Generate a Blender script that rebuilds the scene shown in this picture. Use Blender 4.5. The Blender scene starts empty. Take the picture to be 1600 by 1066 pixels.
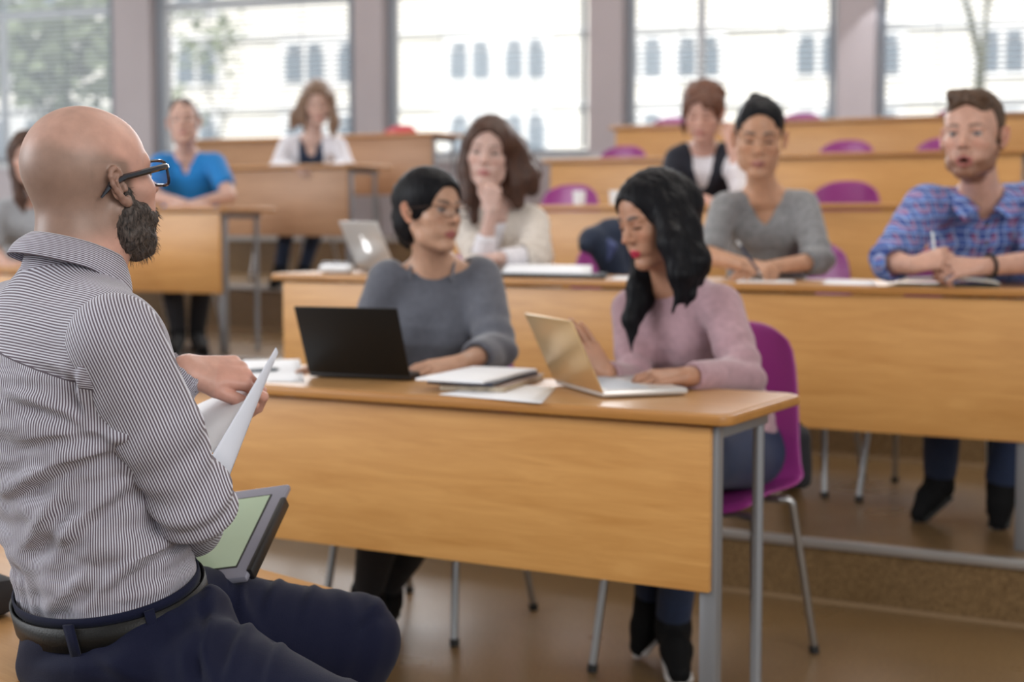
import bpy, bmesh, math, random
import numpy as np
from mathutils import Vector, Matrix
random.seed(7); np.random.seed(7)
SC = bpy.context.scene
COL = SC.collection
# ---------------------------------------------------------------- camera
F = 2400.0; HOR = 345.0; CH = 1.13
PITCH = math.atan((533 - HOR) / F)
cam_d = bpy.data.cameras.new('camera'); cam = bpy.data.objects.new('camera', cam_d); COL.objects.link(cam)
cam.location = (0, 0, CH); cam.rotation_euler = (math.pi / 2 - PITCH, 0, 0)
cam_d.sensor_width = 36; cam_d.lens = F * 36 / 1600; cam_d.clip_end = 400; cam_d.clip_start = .05
cam_d.dof.use_dof = True; cam_d.dof.focus_distance = 2.12; cam_d.dof.aperture_fstop = 3.5
SC.camera = cam
SC.view_settings.view_transform = 'Standard'; SC.view_settings.look = 'None'
SC.view_settings.exposure = 0.1; SC.view_settings.gamma = 1; SC.view_settings.use_curve_mapping = False
# ---------------------------------------------------------------- sky, sun, lamps
wd = bpy.data.worlds.new('world'); SC.world = wd; wd.use_nodes = True
bg = wd.node_tree.nodes['Background']; bg.inputs[0].default_value = (.86, .93, 1, 1); bg.inputs[1].default_value = .56
sd = bpy.data.lights.new('sun', 'SUN'); sd.energy = 4.6; sd.angle = .02; sd.color = (1, .95, .86)
so = bpy.data.objects.new('sun', sd); COL.objects.link(so); so.rotation_euler = (math.radians(50), 0, math.radians(-18))
def area(name, loc, size, sizey, power, color, target):
    d = bpy.data.lights.new(name, 'AREA'); d.shape = 'RECTANGLE'; d.size = size; d.size_y = sizey; d.energy = power; d.color = color
    o = bpy.data.objects.new(name, d); COL.objects.link(o); o.location = loc
    o.rotation_euler = (Vector(target) - Vector(loc)).to_track_quat('-Z', 'Y').to_euler(); return o
area('window_daylight', (-7.5, 3.0, 3.0), 5.0, 2.6, 330, (.93, .96, 1), (0, 5, .6))
area('front_daylight', (2.6, -1.9, 2.9), 3.4, 2.0, 150, (1, .98, .95), (.6, 3.5, .8))
area('ceiling_lamp', (1.5, 5.5, 4.1), 3.5, 1.2, 60, (1, .96, .9), (1.5, 5.5, 0))
area('rear_window_daylight', (0, 11.6, 3.4), 7.0, 1.6, 230, (.95, .97, 1), (0.2, 5, .3))

# ---------------------------------------------------------------- coordinates
def W(px, py, Y):
    """point of the room seen at pixel (px, py), at depth Y in front of the camera"""
    x = (px - 800) / F; y = -(py - 533) / F
    dy = math.cos(PITCH) + y * math.sin(PITCH); dz = -math.sin(PITCH) + y * math.cos(PITCH)
    return Vector((x / dy * Y, Y, CH + dz / dy * Y))
def WZ(px, py, z):
    p = W(px, py, 1.0); k = (z - CH) / (p.z - CH); return Vector((p.x * k, k, z))
TH = math.radians(29.4)
Lv = Vector((-math.cos(TH), math.sin(TH), 0)); Bv = Vector((math.sin(TH), math.cos(TH), 0)); O2 = Vector((1.427, 4.28, 0))
def R(t, v, z=0.0): return O2 + Lv * t + Bv * v + Vector((0, 0, z))
ROWROT = -TH      # local +x = along the row to the right, +y = away from camera
# ---------------------------------------------------------------- tagging
def tag(o, label=None, cat=None, group=None, kind=None):
    if label: o['label'] = label
    if cat: o['category'] = cat
    if group: o['group'] = group
    if kind: o['kind'] = kind
    return o
def thing(name, label, cat, loc=(0, 0, 0), rz=0, group=None):
    o = bpy.data.objects.new(name, None); COL.objects.link(o); o.location = loc; o.rotation_euler = (0, 0, rz)
    o.empty_display_size = .05
    return tag(o, label, cat, group)
def copy_tree(o, parent=None):
    c = o.copy(); COL.objects.link(c); c.parent = parent
    for ch in o.children: copy_tree(ch, c)
    return c
# ---------------------------------------------------------------- materials
def newmat(name):
    m = bpy.data.materials.new(name); m.use_nodes = True; nt = m.node_tree
    return m, nt, nt.nodes['Principled BSDF']
def mat(name, col, rough=.5, metal=0, spec=.5, bump=0, bscale=200, sheen=0, vary=0, vscale=8, trans=0, alpha=1, coat=0, emit=None):
    m, nt, b = newmat(name); N = nt.nodes; L = nt.links
    b.inputs['Base Color'].default_value = (*col, 1); b.inputs['Roughness'].default_value = rough; b.inputs['Metallic'].default_value = metal
    b.inputs['Specular IOR Level'].default_value = spec; b.inputs['Transmission Weight'].default_value = trans; b.inputs['Alpha'].default_value = alpha
    b.inputs['Coat Weight'].default_value = coat
    if sheen: b.inputs['Sheen Weight'].default_value = sheen; b.inputs['Sheen Roughness'].default_value = .5
    if emit: b.inputs['Emission Color'].default_value = (*emit[0], 1); b.inputs['Emission Strength'].default_value = emit[1]
    tc = N.new('ShaderNodeTexCoord')
    if vary:
        n = N.new('ShaderNodeTexNoise'); n.inputs['Scale'].default_value = vscale; n.inputs['Detail'].default_value = 5; L.new(tc.outputs['Object'], n.inputs['Vector'])
        r = N.new('ShaderNodeValToRGB'); r.color_ramp.elements[0].position = .3; r.color_ramp.elements[1].position = .7
        r.color_ramp.elements[0].color = (*[c * (1 - vary) for c in col], 1); r.color_ramp.elements[1].color = (*[min(1, c * (1 + vary)) for c in col], 1)
        L.new(n.outputs['Fac'], r.inputs[0]); L.new(r.outputs[0], b.inputs['Base Color'])
    if bump:
        n = N.new('ShaderNodeTexNoise'); n.inputs['Scale'].default_value = bscale; n.inputs['Detail'].default_value = 3; L.new(tc.outputs['Object'], n.inputs['Vector'])
        bp = N.new('ShaderNodeBump'); bp.inputs['Strength'].default_value = bump; bp.inputs['Distance'].default_value = .002
        L.new(n.outputs['Fac'], bp.inputs['Height']); L.new(bp.outputs[0], b.inputs['Normal'])
    return m
def wood(name, c1, c2, rough=.35, scale=1.0, coat=.1):
    """veneer with a long fine grain along the object's x axis"""
    m, nt, b = newmat(name); N = nt.nodes; L = nt.links
    tc = N.new('ShaderNodeTexCoord'); mp = N.new('ShaderNodeMapping'); mp.inputs['Scale'].default_value = (.9 * scale, 9 * scale, 9 * scale)
    L.new(tc.outputs['Object'], mp.inputs[0])
    n = N.new('ShaderNodeTexNoise'); n.inputs['Scale'].default_value = 3.2; n.inputs['Detail'].default_value = 9; n.inputs['Distortion'].default_value = .9; n.inputs['Roughness'].default_value = .62
    L.new(mp.outputs[0], n.inputs['Vector'])
    mp2 = N.new('ShaderNodeMapping'); mp2.inputs['Scale'].default_value = (6, 160, 160); L.new(tc.outputs['Object'], mp2.inputs[0])
    n2 = N.new('ShaderNodeTexNoise'); n2.inputs['Scale'].default_value = 1.5; n2.inputs['Detail'].default_value = 3; L.new(mp2.outputs[0], n2.inputs['Vector'])
    mx = N.new('ShaderNodeMath'); mx.operation = 'MULTIPLY_ADD'; mx.inputs[1].default_value = .28; L.new(n2.outputs['Fac'], mx.inputs[0]); L.new(n.outputs['Fac'], mx.inputs[2])
    r = N.new('ShaderNodeValToRGB'); r.color_ramp.elements[0].position = .42; r.color_ramp.elements[1].position = .82
    r.color_ramp.elements[0].color = (*c2, 1); r.color_ramp.elements[1].color = (*c1, 1)
    L.new(mx.outputs[0], r.inputs[0]); L.new(r.outputs[0], b.inputs['Base Color'])
    b.inputs['Roughness'].default_value = rough; b.inputs['Coat Weight'].default_value = coat; b.inputs['Coat Roughness'].default_value = .25
    return m
M = {}
M['beech'] = wood('beech_veneer', (.66, .345, .11), (.52, .245, .065), .42)
M['beech_haze'] = wood('hazed_beech_veneer', (.50, .285, .155), (.38, .20, .10), .5)  # pinkish reflected haze on the left-block panels, put into the colour
M['beech_top'] = wood('beech_laminate_top', (.56, .31, .125), (.45, .23, .08), .36, 1, .12)
M['beech_edge'] = wood('beech_edge', (.50, .235, .06), (.38, .165, .04), .35)
M['step_line'] = mat('tan_skirting_line', (.30, .20, .11), .5)
M['metal'] = mat('grey_painted_metal', (.30, .31, .33), .42, .55)
M['chrome'] = mat('satin_steel', (.42, .42, .42), .3, .9)
M['nosing'] = mat('step_nosing', (.5, .48, .46), .38, .7)
M['purple'] = mat('purple_plastic', (.30, .035, .22), .33, 0, .5, bump=.1, bscale=600)
M['red'] = mat('red_plastic', (.55, .05, .07), .33, 0, .5)
M['wall'] = mat('mauve_grey_paint', (.55, .49, .51), .8, vary=.04, vscale=2)
M['ceil'] = mat('white_ceiling', (.8, .8, .8), .9)
M['white'] = mat('white_paint', (.75, .76, .78), .45)
M['paper'] = mat('white_paper', (.84, .85, .88), .75)
M['black'] = mat('black_plastic', (.012, .011, .011), .38)
M['rubber'] = mat('black_rubber', (.02, .02, .02), .7)
def lino():
    m, nt, b = newmat('brown_linoleum'); N = nt.nodes; L = nt.links
    tc = N.new('ShaderNodeTexCoord')
    n = N.new('ShaderNodeTexNoise'); n.inputs['Scale'].default_value = 130; n.inputs['Detail'].default_value = 5; n.inputs['Roughness'].default_value = .7; L.new(tc.outputs['Object'], n.inputs['Vector'])
    r = N.new('ShaderNodeValToRGB'); r.color_ramp.elements[0].position = .38; r.color_ramp.elements[1].position = .62
    r.color_ramp.elements[0].color = (.115, .065, .026, 1); r.color_ramp.elements[1].color = (.27, .172, .080, 1)
    L.new(n.outputs['Fac'], r.inputs[0])
    n3 = N.new('ShaderNodeTexNoise'); n3.inputs['Scale'].default_value = 1.6; n3.inputs['Detail'].default_value = 4; L.new(tc.outputs['Object'], n3.inputs['Vector'])
    r3 = N.new('ShaderNodeMapRange'); r3.inputs['From Min'].default_value = .3; r3.inputs['From Max'].default_value = .7; r3.inputs['To Min'].default_value = .86; r3.inputs['To Max'].default_value = 1.1; L.new(n3.outputs['Fac'], r3.inputs[0])
    v = N.new('ShaderNodeVectorMath'); v.operation = 'SCALE'; L.new(r.outputs[0], v.inputs[0]); L.new(r3.outputs[0], v.inputs['Scale']); L.new(v.outputs[0], b.inputs['Base Color'])
    n2 = N.new('ShaderNodeTexNoise'); n2.inputs['Scale'].default_value = 3; n2.inputs['Detail'].default_value = 3; L.new(tc.outputs['Object'], n2.inputs['Vector'])
    mr = N.new('ShaderNodeMapRange'); mr.inputs['To Min'].default_value = .2; mr.inputs['To Max'].default_value = .42; L.new(n2.outputs['Fac'], mr.inputs[0]); L.new(mr.outputs[0], b.inputs['Roughness'])
    bp = N.new('ShaderNodeBump'); bp.inputs['Strength'].default_value = .08; bp.inputs['Distance'].default_value = .01; L.new(n2.outputs['Fac'], bp.inputs['Height']); L.new(bp.outputs[0], b.inputs['Normal'])
    return m
M['lino'] = lino()
# ---------------------------------------------------------------- mesh building
def bake(o, parent):
    '''mesh given in room coordinates -> the parent's own frame'''
    m = Matrix.Identity(4); q = parent
    while q is not None: m = q.matrix_basis @ m; q = q.parent
    o.data.transform(m.inverted())
class MB:
    def __init__(s): s.v = []; s.f = []
    def add(s, vs, fs):
        n = len(s.v); s.v += [tuple(v) for v in vs]; s.f += [tuple(i + n for i in f) for f in fs]; return s
    def box(s, c, d, rz=0, rx=0, ry=0, bev=0.0):
        bm = bmesh.new(); bmesh.ops.create_cube(bm, size=1); bmesh.ops.scale(bm, vec=d, verts=bm.verts)
        if bev: bmesh.ops.bevel(bm, geom=bm.edges[:], offset=bev, segments=2, affect='EDGES', profile=.5)
        Mx = Matrix.Translation(c) @ Matrix.Rotation(rz, 4, 'Z') @ Matrix.Rotation(ry, 4, 'Y') @ Matrix.Rotation(rx, 4, 'X'); bm.transform(Mx)
        bm.verts.index_update(); s.add([v.co for v in bm.verts], [[v.index for v in f.verts] for f in bm.faces]); bm.free(); return s
    def prism(s, poly, z0, z1, bev=0.0, axis='Z'):
        bm = bmesh.new(); vs = [bm.verts.new((p[0], p[1], z0)) for p in poly]; f = bm.faces.new(vs)
        r = bmesh.ops.extrude_face_region(bm, geom=[f]); bmesh.ops.translate(bm, vec=(0, 0, z1 - z0), verts=[g for g in r['geom'] if isinstance(g, bmesh.types.BMVert)])
        bmesh.ops.recalc_face_normals(bm, faces=bm.faces[:])
        if bev:
            es = [e for e in bm.edges if abs(e.verts[0].co.z - e.verts[1].co.z) < 1e-6]
            bmesh.ops.bevel(bm, geom=es, offset=bev, segments=3, affect='EDGES', profile=.5)
        if axis == 'X': bm.transform(Matrix(((0, 0, 1, 0), (1, 0, 0, 0), (0, 1, 0, 0), (0, 0, 0, 1))))
        bm.verts.index_update(); s.add([v.co for v in bm.verts], [[v.index for v in f.verts] for f in bm.faces]); bm.free(); return s
    def tube(s, pts, rad, seg=10, cap=True):
        pts = [Vector(p) for p in pts]; n = len(pts); rs = rad if isinstance(rad, (list, tuple)) else [rad] * n
        vs = []; up = None
        for i, p in enumerate(pts):
            d = (pts[min(i + 1, n - 1)] - pts[max(i - 1, 0)]).normalized()
            if up is None: up = d.orthogonal().normalized()
            up = (up - d * up.dot(d)).normalized(); sd_ = d.cross(up)
            for k in range(seg):
                a = 2 * math.pi * k / seg; vs.append(p + (up * math.cos(a) + sd_ * math.sin(a)) * rs[i])
        fs = [(i * seg + k, i * seg + (k + 1) % seg, (i + 1) * seg + (k + 1) % seg, (i + 1) * seg + k) for i in range(n - 1) for k in range(seg)]
        if cap: fs += [tuple(range(seg))[::-1], tuple((n - 1) * seg + k for k in range(seg))]
        return s.add(vs, fs)
    def lathe(s, prof, c=(0, 0, 0), seg=24):
        vs = [(c[0] + r * math.cos(2 * math.pi * k / seg), c[1] + r * math.sin(2 * math.pi * k / seg), c[2] + z) for r, z in prof for k in range(seg)]
        fs = [(i * seg + k, i * seg + (k + 1) % seg, (i + 1) * seg + (k + 1) % seg, (i + 1) * seg + k) for i in range(len(prof) - 1) for k in range(seg)]
        fs += [tuple(range(seg))[::-1], tuple((len(prof) - 1) * seg + k for k in range(seg))]
        return s.add(vs, fs)
    def sheet(s, P, th=0.0):
        """P: grid [i][j] of points"""
        n = len(P); m = len(P[0]); vs = [p for r in P for p in r]
        fs = [(i * m + j, i * m + j + 1, (i + 1) * m + j + 1, (i + 1) * m + j) for i in range(n - 1) for j in range(m - 1)]
        return s.add(vs, fs)
    def build(s, name, m, parent=None, smooth=True, solid=0, subsurf=0, angle=40, world=False):
        me = bpy.data.meshes.new(name); me.from_pydata(s.v, [], s.f); me.update()
        bm = bmesh.new(); bm.from_mesh(me); bmesh.ops.recalc_face_normals(bm, faces=bm.faces[:]); bm.to_mesh(me); bm.free()
        if smooth:
            me.polygons.foreach_set('use_smooth', [True] * len(me.polygons))
            try: me.set_sharp_from_angle(angle=math.radians(angle))
            except Exception: pass
        me.materials.append(m if not isinstance(m, str) else M[m])
        o = bpy.data.objects.new(name, me); COL.objects.link(o); o.parent = parent
        if world and parent is not None: bake(o, parent)
        if solid: md = o.modifiers.new('s', 'SOLIDIFY'); md.thickness = solid; md.offset = 0
        if subsurf: md = o.modifiers.new('u', 'SUBSURF'); md.levels = md.render_levels = subsurf
        return o
def arc_pts(pts, r=.02, n=5):
    """round the inner corners of a 3D polyline"""
    pts = [Vector(p) for p in pts]; out = [pts[0]]
    for i in range(1, len(pts) - 1):
        a = (pts[i - 1] - pts[i]); b = (pts[i + 1] - pts[i]); rr = min(r, a.length * .45, b.length * .45)
        p0 = pts[i] + a.normalized() * rr; p2 = pts[i] + b.normalized() * rr
        for k in range(n + 1):
            t = k / n; out.append(p0 * (1 - t) ** 2 + pts[i] * 2 * t * (1 - t) + p2 * t * t)
    return out + [pts[-1]]
# ================================================================ the room
LV = [0.0, .19, .45, .725, 1.005]           # platform levels, rows 1..5
RV = [-1.622, 0.0, 1.6, 3.2, 4.8]           # near edge of each row of desk tops (v)
DH = .75
def struct(o): o['kind'] = 'structure'; return o
# floor + tiered platforms
mb = MB(); mb.add([R(6, -8, 0), R(-6, -8, 0), R(-6, -.07, 0), R(9, -.07, 0), R(9, -8, 0)], [(0, 1, 2, 3, 4)])
fl = mb.build('floor', 'lino', smooth=False); struct(fl)
for k in range(1, 5):
    v0 = RV[k] - .07; v1 = (RV[k + 1] - .07) if k < 4 else 9.0; z = LV[k]
    mb = MB(); poly = [R(9, v0), R(-6, v0), R(-6, v1), R(9, v1)]
    mb.prism([(p.x, p.y) for p in poly], LV[k - 1] - (.2 if k == 1 else 0), z)
    o = mb.build('floor', 'lino', smooth=False); struct(o)
    c = (R(9, v0) + R(-6, v0)) / 2
    s = MB().box((c.x, c.y, z - .012), (15, .03, .028), rz=ROWROT, bev=.004).build('trim_%d' % k, 'nosing'); struct(s)
    s = MB().box((c.x - Bv.x * .004, c.y - Bv.y * .004, LV[k - 1] + .006), (15, .006, .012), rz=ROWROT).build('baseboard_step', 'step_line'); struct(s)
# ---- window wall, a little less turned than the rows
TW = math.radians(20); Wd = Vector((math.cos(TW), -math.sin(TW), 0)); Wn = Vector((math.sin(TW), math.cos(TW), 0)); W0 = Vector((0, 13.0, 0))
def WW(s, n=0, z=0): return W0 + Wd * s + Wn * n + Vector((0, 0, z))
def s_at(px):
    t = (px - 800) / F; return 13.0 * t / (math.cos(TW) + t * math.sin(TW))
SILL = 1.67; WTOP = 3.95; CEIL = 4.3
cols = [(-190, -120), (184, 241), (556, 600), (918, 970), (1303, 1360), (1720, 1790)]
cs = [(s_at(a), s_at(b)) for a, b in cols]; cs[0] = (cs[0][0] - 2.0, cs[0][1]); cs[-1] = (cs[-1][0], cs[-1][1] + 2.5)
mb = MB()
def wbox(mb, s0, s1, n0, n1, z0, z1):
    c = WW((s0 + s1) / 2, (n0 + n1) / 2, (z0 + z1) / 2); return mb.box(c, (s1 - s0, n1 - n0, z1 - z0), rz=-TW)
wbox(mb, cs[0][0], cs[-1][1], 0, .35, -.3, SILL)
wbox(mb, cs[0][0], cs[-1][1], 0, .35, WTOP, CEIL + .2)
for a, b in cs: wbox(mb, a, b, 0, .35, SILL, WTOP)
struct(mb.build('wall_back', 'wall', smooth=False))
mb = MB(); wbox(mb, cs[0][0], cs[-1][1], -.06, 0, SILL - .04, SILL); struct(mb.build('trim_9', 'white'))
# glass
gm, gnt, gb = newmat('window_glass'); gt = gnt.nodes.new('ShaderNodeBsdfTransparent'); gg = gnt.nodes.new('ShaderNodeBsdfGlossy'); gg.inputs['Roughness'].default_value = .02
gx = gnt.nodes.new('ShaderNodeMixShader'); gx.inputs[0].default_value = .012; gnt.links.new(gt.outputs[0], gx.inputs[1]); gnt.links.new(gg.outputs[0], gx.inputs[2])
gnt.links.new(gx.outputs[0], gnt.nodes['Material Output'].inputs['Surface']); M['glass'] = gm
M['slat'] = mat('grey_blind_slat', (.66, .71, .78), .45)
M['rail'] = mat('grey_blind_rail', (.24, .27, .32), .5)
RAIL = 3.06
for i in range(5):
    a = cs[i][1]; b = cs[i + 1][0]; w = b - a; m_ = (a + b) / 2
    root = bpy.data.objects.new('window_%d' % (i + 1), None); COL.objects.link(root); struct(root)
    fr = MB(); fw = .05
    wbox(fr, a, a + fw, .16, .24, SILL, WTOP); wbox(fr, b - fw, b, .16, .24, SILL, WTOP)
    wbox(fr, a, b, .16, .24, SILL, SILL + .06); wbox(fr, a, b, .16, .24, WTOP - .06, WTOP); wbox(fr, a + fw, b - fw, .165, .235, RAIL, RAIL + .07)
    if i in (0, 3): wbox(fr, m_ - .28, m_ - .23, .165, .235, SILL, RAIL)
    fr.build('frame', 'white', root, smooth=False)
    g = MB(); wbox(g, a + fw, b - fw, .198, .202, SILL + .06, RAIL); wbox(g, a + fw, b - fw, .198, .202, RAIL + .07, WTOP - .06)
    g.build('pane', 'glass', root, smooth=False)
    # blind
    where = ['above the bald man', 'behind the man in the blue shirt', 'above the woman in the cream cardigan', 'behind the woman in the black vest', 'above the man in the plaid shirt'][i]
    c = WW(m_, .07, SILL + .02)
    bl = thing('window_blind', 'open horizontal slat blind in the window ' + where, 'blind', c, -TW, 'slat blinds in the back windows')
    sl = MB(); tilt = -math.radians([52, 30, 11, 15, 24][i]); z = .05
    while z < WTOP - SILL - .1:
        sl.box((0, 0, z), (w - .05, .026, .0012), rx=tilt); z += .043
    sl.build('slats', 'slat', bl, smooth=False)
    rl = MB().box((0, 0, .012), (w - .05, .028, .02)); rl.build('bottom_rail', 'rail', bl)
    MB().box((0, 0, WTOP - SILL - .06), (w - .04, .04, .05)).build('head_rail', 'rail', bl)
    for sx in (-1, 1):
        MB().box((sx * (w / 2 - .06), 0, (WTOP - SILL) / 2), (.035, .03, WTOP - SILL - .1)).build('ladder_tape', 'rail', bl)
    for sx in (-.22, .24):
        MB().box((sx * w, -.015, (WTOP - SILL) / 2), (.006, .002, WTOP - SILL - .1)).build('ladder_cord', 'rail', bl)
# ceiling shades the room from the sun; the room is open to daylight on its other sides, out of view
mb = MB(); mb.box((0, 3.5, CEIL + .25), (26, 26, .3)); ce = mb.build('ceiling', 'ceil', smooth=False); struct(ce)
# heating pipe / cabinet band below the sill, visible between the desks
# ================================================================ outside
M['facade'] = mat('cream_facade', (.88, .87, .83), .9, vary=.05, vscale=.3)
M['facade_white'] = mat('white_window_surround', (.85, .87, .9), .8)
M['dark_glass'] = mat('distant_window_glass', (.22, .27, .33), .3)
FY = 68.0
def facade():
    root = thing('apartment_building', 'long cream apartment building with white framed windows seen through the blinds', 'building', (0, FY, -14), math.radians(-9))
    w = MB(); w.box((0, 3, 14), (110, 6, 40)); w.build('wall', 'facade', root, smooth=False)
    bands = MB()
    for k in range(9): bands.box((0, -.15, 1.0 + 3.2 * k), (110, .35, .22))
    bands.build('cornice', 'facade_white', root, smooth=False)
    n = 0
    for k in range(3, 8):
        for j in range(-7, 7):
            x = j * 3.75 + (1.3 if j % 2 else 0) + .6; z = 2.95 + 3.2 * k
            if n >= 60: continue
            n += 1
            f = MB(); f.box((x, -.06, z), (2.4, .2, 2.1))
            fo = f.build('window', 'facade_white', root, smooth=False)
            g = MB(); g.box((x - .5, -.2, z - .2), (.76, .1, 1.2)); g.box((x + .5, -.2, z - .2), (.76, .1, 1.2)); g.box((x - .47, -.2, z + .65), (.62, .1, .3)); g.box((x + .47, -.2, z + .65), (.62, .1, .3))
            g.build('pane', 'dark_glass', fo, smooth=False)
facade()
M['bark'] = mat('grey_green_bark', (.16, .17, .13), .9, vary=.3, vscale=3)
M['leaf'] = mat('sparse_spring_leaves', (.26, .32, .20), .8)
def tree(label, base, h, seed, lean, depth=5, leaves=True):
    rnd = random.Random(seed); root = thing('bare_tree', label, 'tree', base, 0, 'trees outside the windows'); tr = MB(); lf = MB()
    def br(p, d, ln, r, k):
        pts = [p]; q = Vector(p); dd = Vector(d)
        for i in range(4):
            dd = (dd + Vector((rnd.uniform(-.18, .18), rnd.uniform(-.18, .18), rnd.uniform(-.05, .14)))).normalized(); q = q + dd * ln / 4; pts.append(q.copy())
        tr.tube(pts, [r * (1 - .14 * i) for i in range(5)], 6)
        if k == 0:
            if leaves:
                for _ in range(2):
                    c = q + Vector((rnd.uniform(-.5, .5), rnd.uniform(-.5, .5), rnd.uniform(-.5, .5))); s_ = rnd.uniform(.07, .17)
                    a = Vector((rnd.uniform(-1, 1), rnd.uniform(-1, 1), rnd.uniform(-1, 1))).normalized() * s_; b_ = a.orthogonal().normalized() * s_
                    lf.add([c - a, c + b_, c + a, c - b_], [(0, 1, 2, 3)])
            return
        for j in range(rnd.choice((2, 3))):
            ang = rnd.uniform(.3, .75); ax = Vector((rnd.uniform(-1, 1), rnd.uniform(-1, 1), rnd.uniform(-.3, .6))).normalized()
            br(pts[rnd.choice((2, 3, 4))], (dd + ax * ang).normalized(), ln * rnd.uniform(.62, .85), r * .55, k - 1)
    br(Vector((0, 0, 0)), Vector(lean).normalized(), h, max(h * .035, .11), depth)
    tr.build('trunk', 'bark', root)
    if leaves: lf.build('foliage', 'leaf', root, smooth=False)
tree('bare branching tree outside the left-most window', W(60, 420, 24), 1.5, 3, (.12, 0, 1), 6)
tree('bare tree outside the second window, trunk forking to the right', W(300, 440, 46), 2.9, 11, (.1, 0, 1), 6)
tree('thin leaning tree outside the right-most window', W(1560, 440, 34), 5.0, 8, (-.15, 0, 1), 4, False)
gr = MB().box((0, 60, -14.2), (200, 110, .4)); gr.build('floor_outside', M['facade']); struct(bpy.data.objects['floor_outside'])
bpy.data.objects['floor_outside'].name = 'trim_10'  # unseen outdoor ground slab below the building
# ================================================================ desks
def desk(t0, t1, row, label, group, panel=.36, depth=.45, face='beech'):
    """long desk from t1 (left) to t0 (right); local x to the right, y away"""
    Ln = t1 - t0; base = R(t1, RV[row], LV[row])
    r = thing('long_desk', label, 'desk', base, ROWROT, group)
    cr = .035; out = []
    for cx, cy, a0 in ((Ln - cr, cr, -90), (Ln - cr, depth - cr, 0), (cr, depth - cr, 90), (cr, cr, 180)):
        for k in range(7): a = math.radians(a0 + 15 * k); out.append((cx + cr * math.cos(a), cy + cr * math.sin(a)))
    MB().prism(out, DH - .024, DH - .0025, .005).build('table_top', 'beech_edge', r)
    inn = [((x - Ln / 2) * (1 - .02 / Ln) + Ln / 2, (y - depth / 2) * (1 - .02 / depth) + depth / 2) for x, y in out]
    MB().prism(inn, DH - .004, DH).build('laminate', 'beech_top', r)
    pn = MB().box((Ln / 2, .035, DH - .03 - panel / 2), (Ln - .10, .018, panel), bev=.002); pn.build('modesty_panel', face, r)
    xs = [.06, Ln - .06] if Ln < 3 else [.06, Ln / 2, Ln - .06]
    for x in xs:
        MB().box((x, .064, (DH - .03) / 2), (.036, .036, DH - .03), bev=.003).build('leg', 'metal', r)
        MB().tube([(x, .33, DH - .03), (x, .33, 0)], .0125, 12).build('leg', 'metal', r)
        MB().box((x, .2, DH - .045), (.03, .30, .028), bev=.003).build('bracket', 'metal', r)
    return r
GD = 'long beech desks of the lecture hall'
desk(.237, 2.95, 1 - 1, 'long beech desk in the front row holding the two laptops', GD, .335)
desk(-.06, 2.66, 1, 'long beech desk of the second row where the plaid-shirt man writes', GD, .405)
desk(.25, 2.93, 2, 'beech desk of the third row behind the woman in the grey v-neck', GD, .40)
desk(-2.5, .22, 2, 'beech desk of the third row, its right end behind the plaid-shirt man', GD, .40)
desk(.6, 3.26, 3, 'beech desk of the fourth row behind the black vest woman', GD, .40)
desk(-2.1, .57, 3, 'beech desk of the fourth row at the right edge', GD, .40)
desk(.3, 3.62, 4, 'beech desk of the top row on the right, under the middle windows', GD, .40)
desk(-2.2, .27, 4, 'beech desk of the top row at the right edge of the photo', GD, .40)
desk(4.20, 6.6, 2, 'beech desk in the left block where the man in blue leans', GD, .41)
desk(4.55, 6.95, 3, 'beech desk in the left block where the woman in white writes', GD, .41, face='beech_haze')
desk(4.96, 7.4, 4, 'beech desk in the left block with the red chair behind it', GD, .41, face='beech_haze')
desk(3.75, 6.2, 1, 'beech desk at the far left in front of the woman in the grey top', GD, .41)
# ================================================================ chairs
def chair_proto(m):
    """plastic shell chair; origin on floor under the seat; faces -y (towards the desk)"""
    r = thing('shell_chair', '', 'chair')
    prof = [(-.205, .425), (-.19, .447), (-.12, .452), (0, .445), (.10, .440), (.155, .455), (.185, .50), (.205, .59), (.225, .71), (.238, .82), (.242, .868)]
    n = 14; P = []
    for i, (y, z) in enumerate(prof):
        row = []; f = i / (len(prof) - 1)
        hw = .215 if i < 6 else .215 - .012 * (i - 5)
        if i == 0: hw = .19
        if i >= 9: hw *= .97 if i == 9 else .86
        for j in range(n + 1):
            u = j / n * 2 - 1
            lift = .028 * abs(u) ** 3 if i < 6 else 0; fwd = -.035 * abs(u) ** 2.2 if i >= 6 else 0
            row.append((u * hw, y + fwd, z + lift - (.038 * abs(u) ** 3 if i == len(prof) - 1 else .012 * u * u if i == 9 else 0)))
        P.append(row)
    MB().sheet(P).build('seat_shell', m, r, solid=.008, subsurf=1)
    fr = MB()
    for sy, y0 in ((-1, -.13), (1, .12)):
        fr.tube([(-.16, y0, .42), (.16, y0, .42)], .010, 8)
    fr.tube([(-.10, -.13, .42), (-.10, .12, .42)], .008, 8); fr.tube([(.10, -.13, .42), (.10, .12, .42)], .008, 8)
    fr.build('seat_frame', 'chrome', r)
    for sx in (-1, 1):
        for y0, y1 in ((-.13, -.20), (.12, .24)):
            pts = arc_pts([(sx * .15, y0, .42), (sx * .185, y0 + (y1 - y0) * .1, .42), (sx * .215, y1, .012)], .035)
            lg = MB().tube(pts, .0105, 10).build('leg', 'chrome', r)
            MB().tube([(sx * .214, y1 * .99, .02), (sx * .216, y1, 0)], .0135, 10).build('foot_cap', 'rubber', lg)
    return r
GC = 'plastic shell chairs'
cp = chair_proto('purple'); rp = None
used = [False, False]
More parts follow.
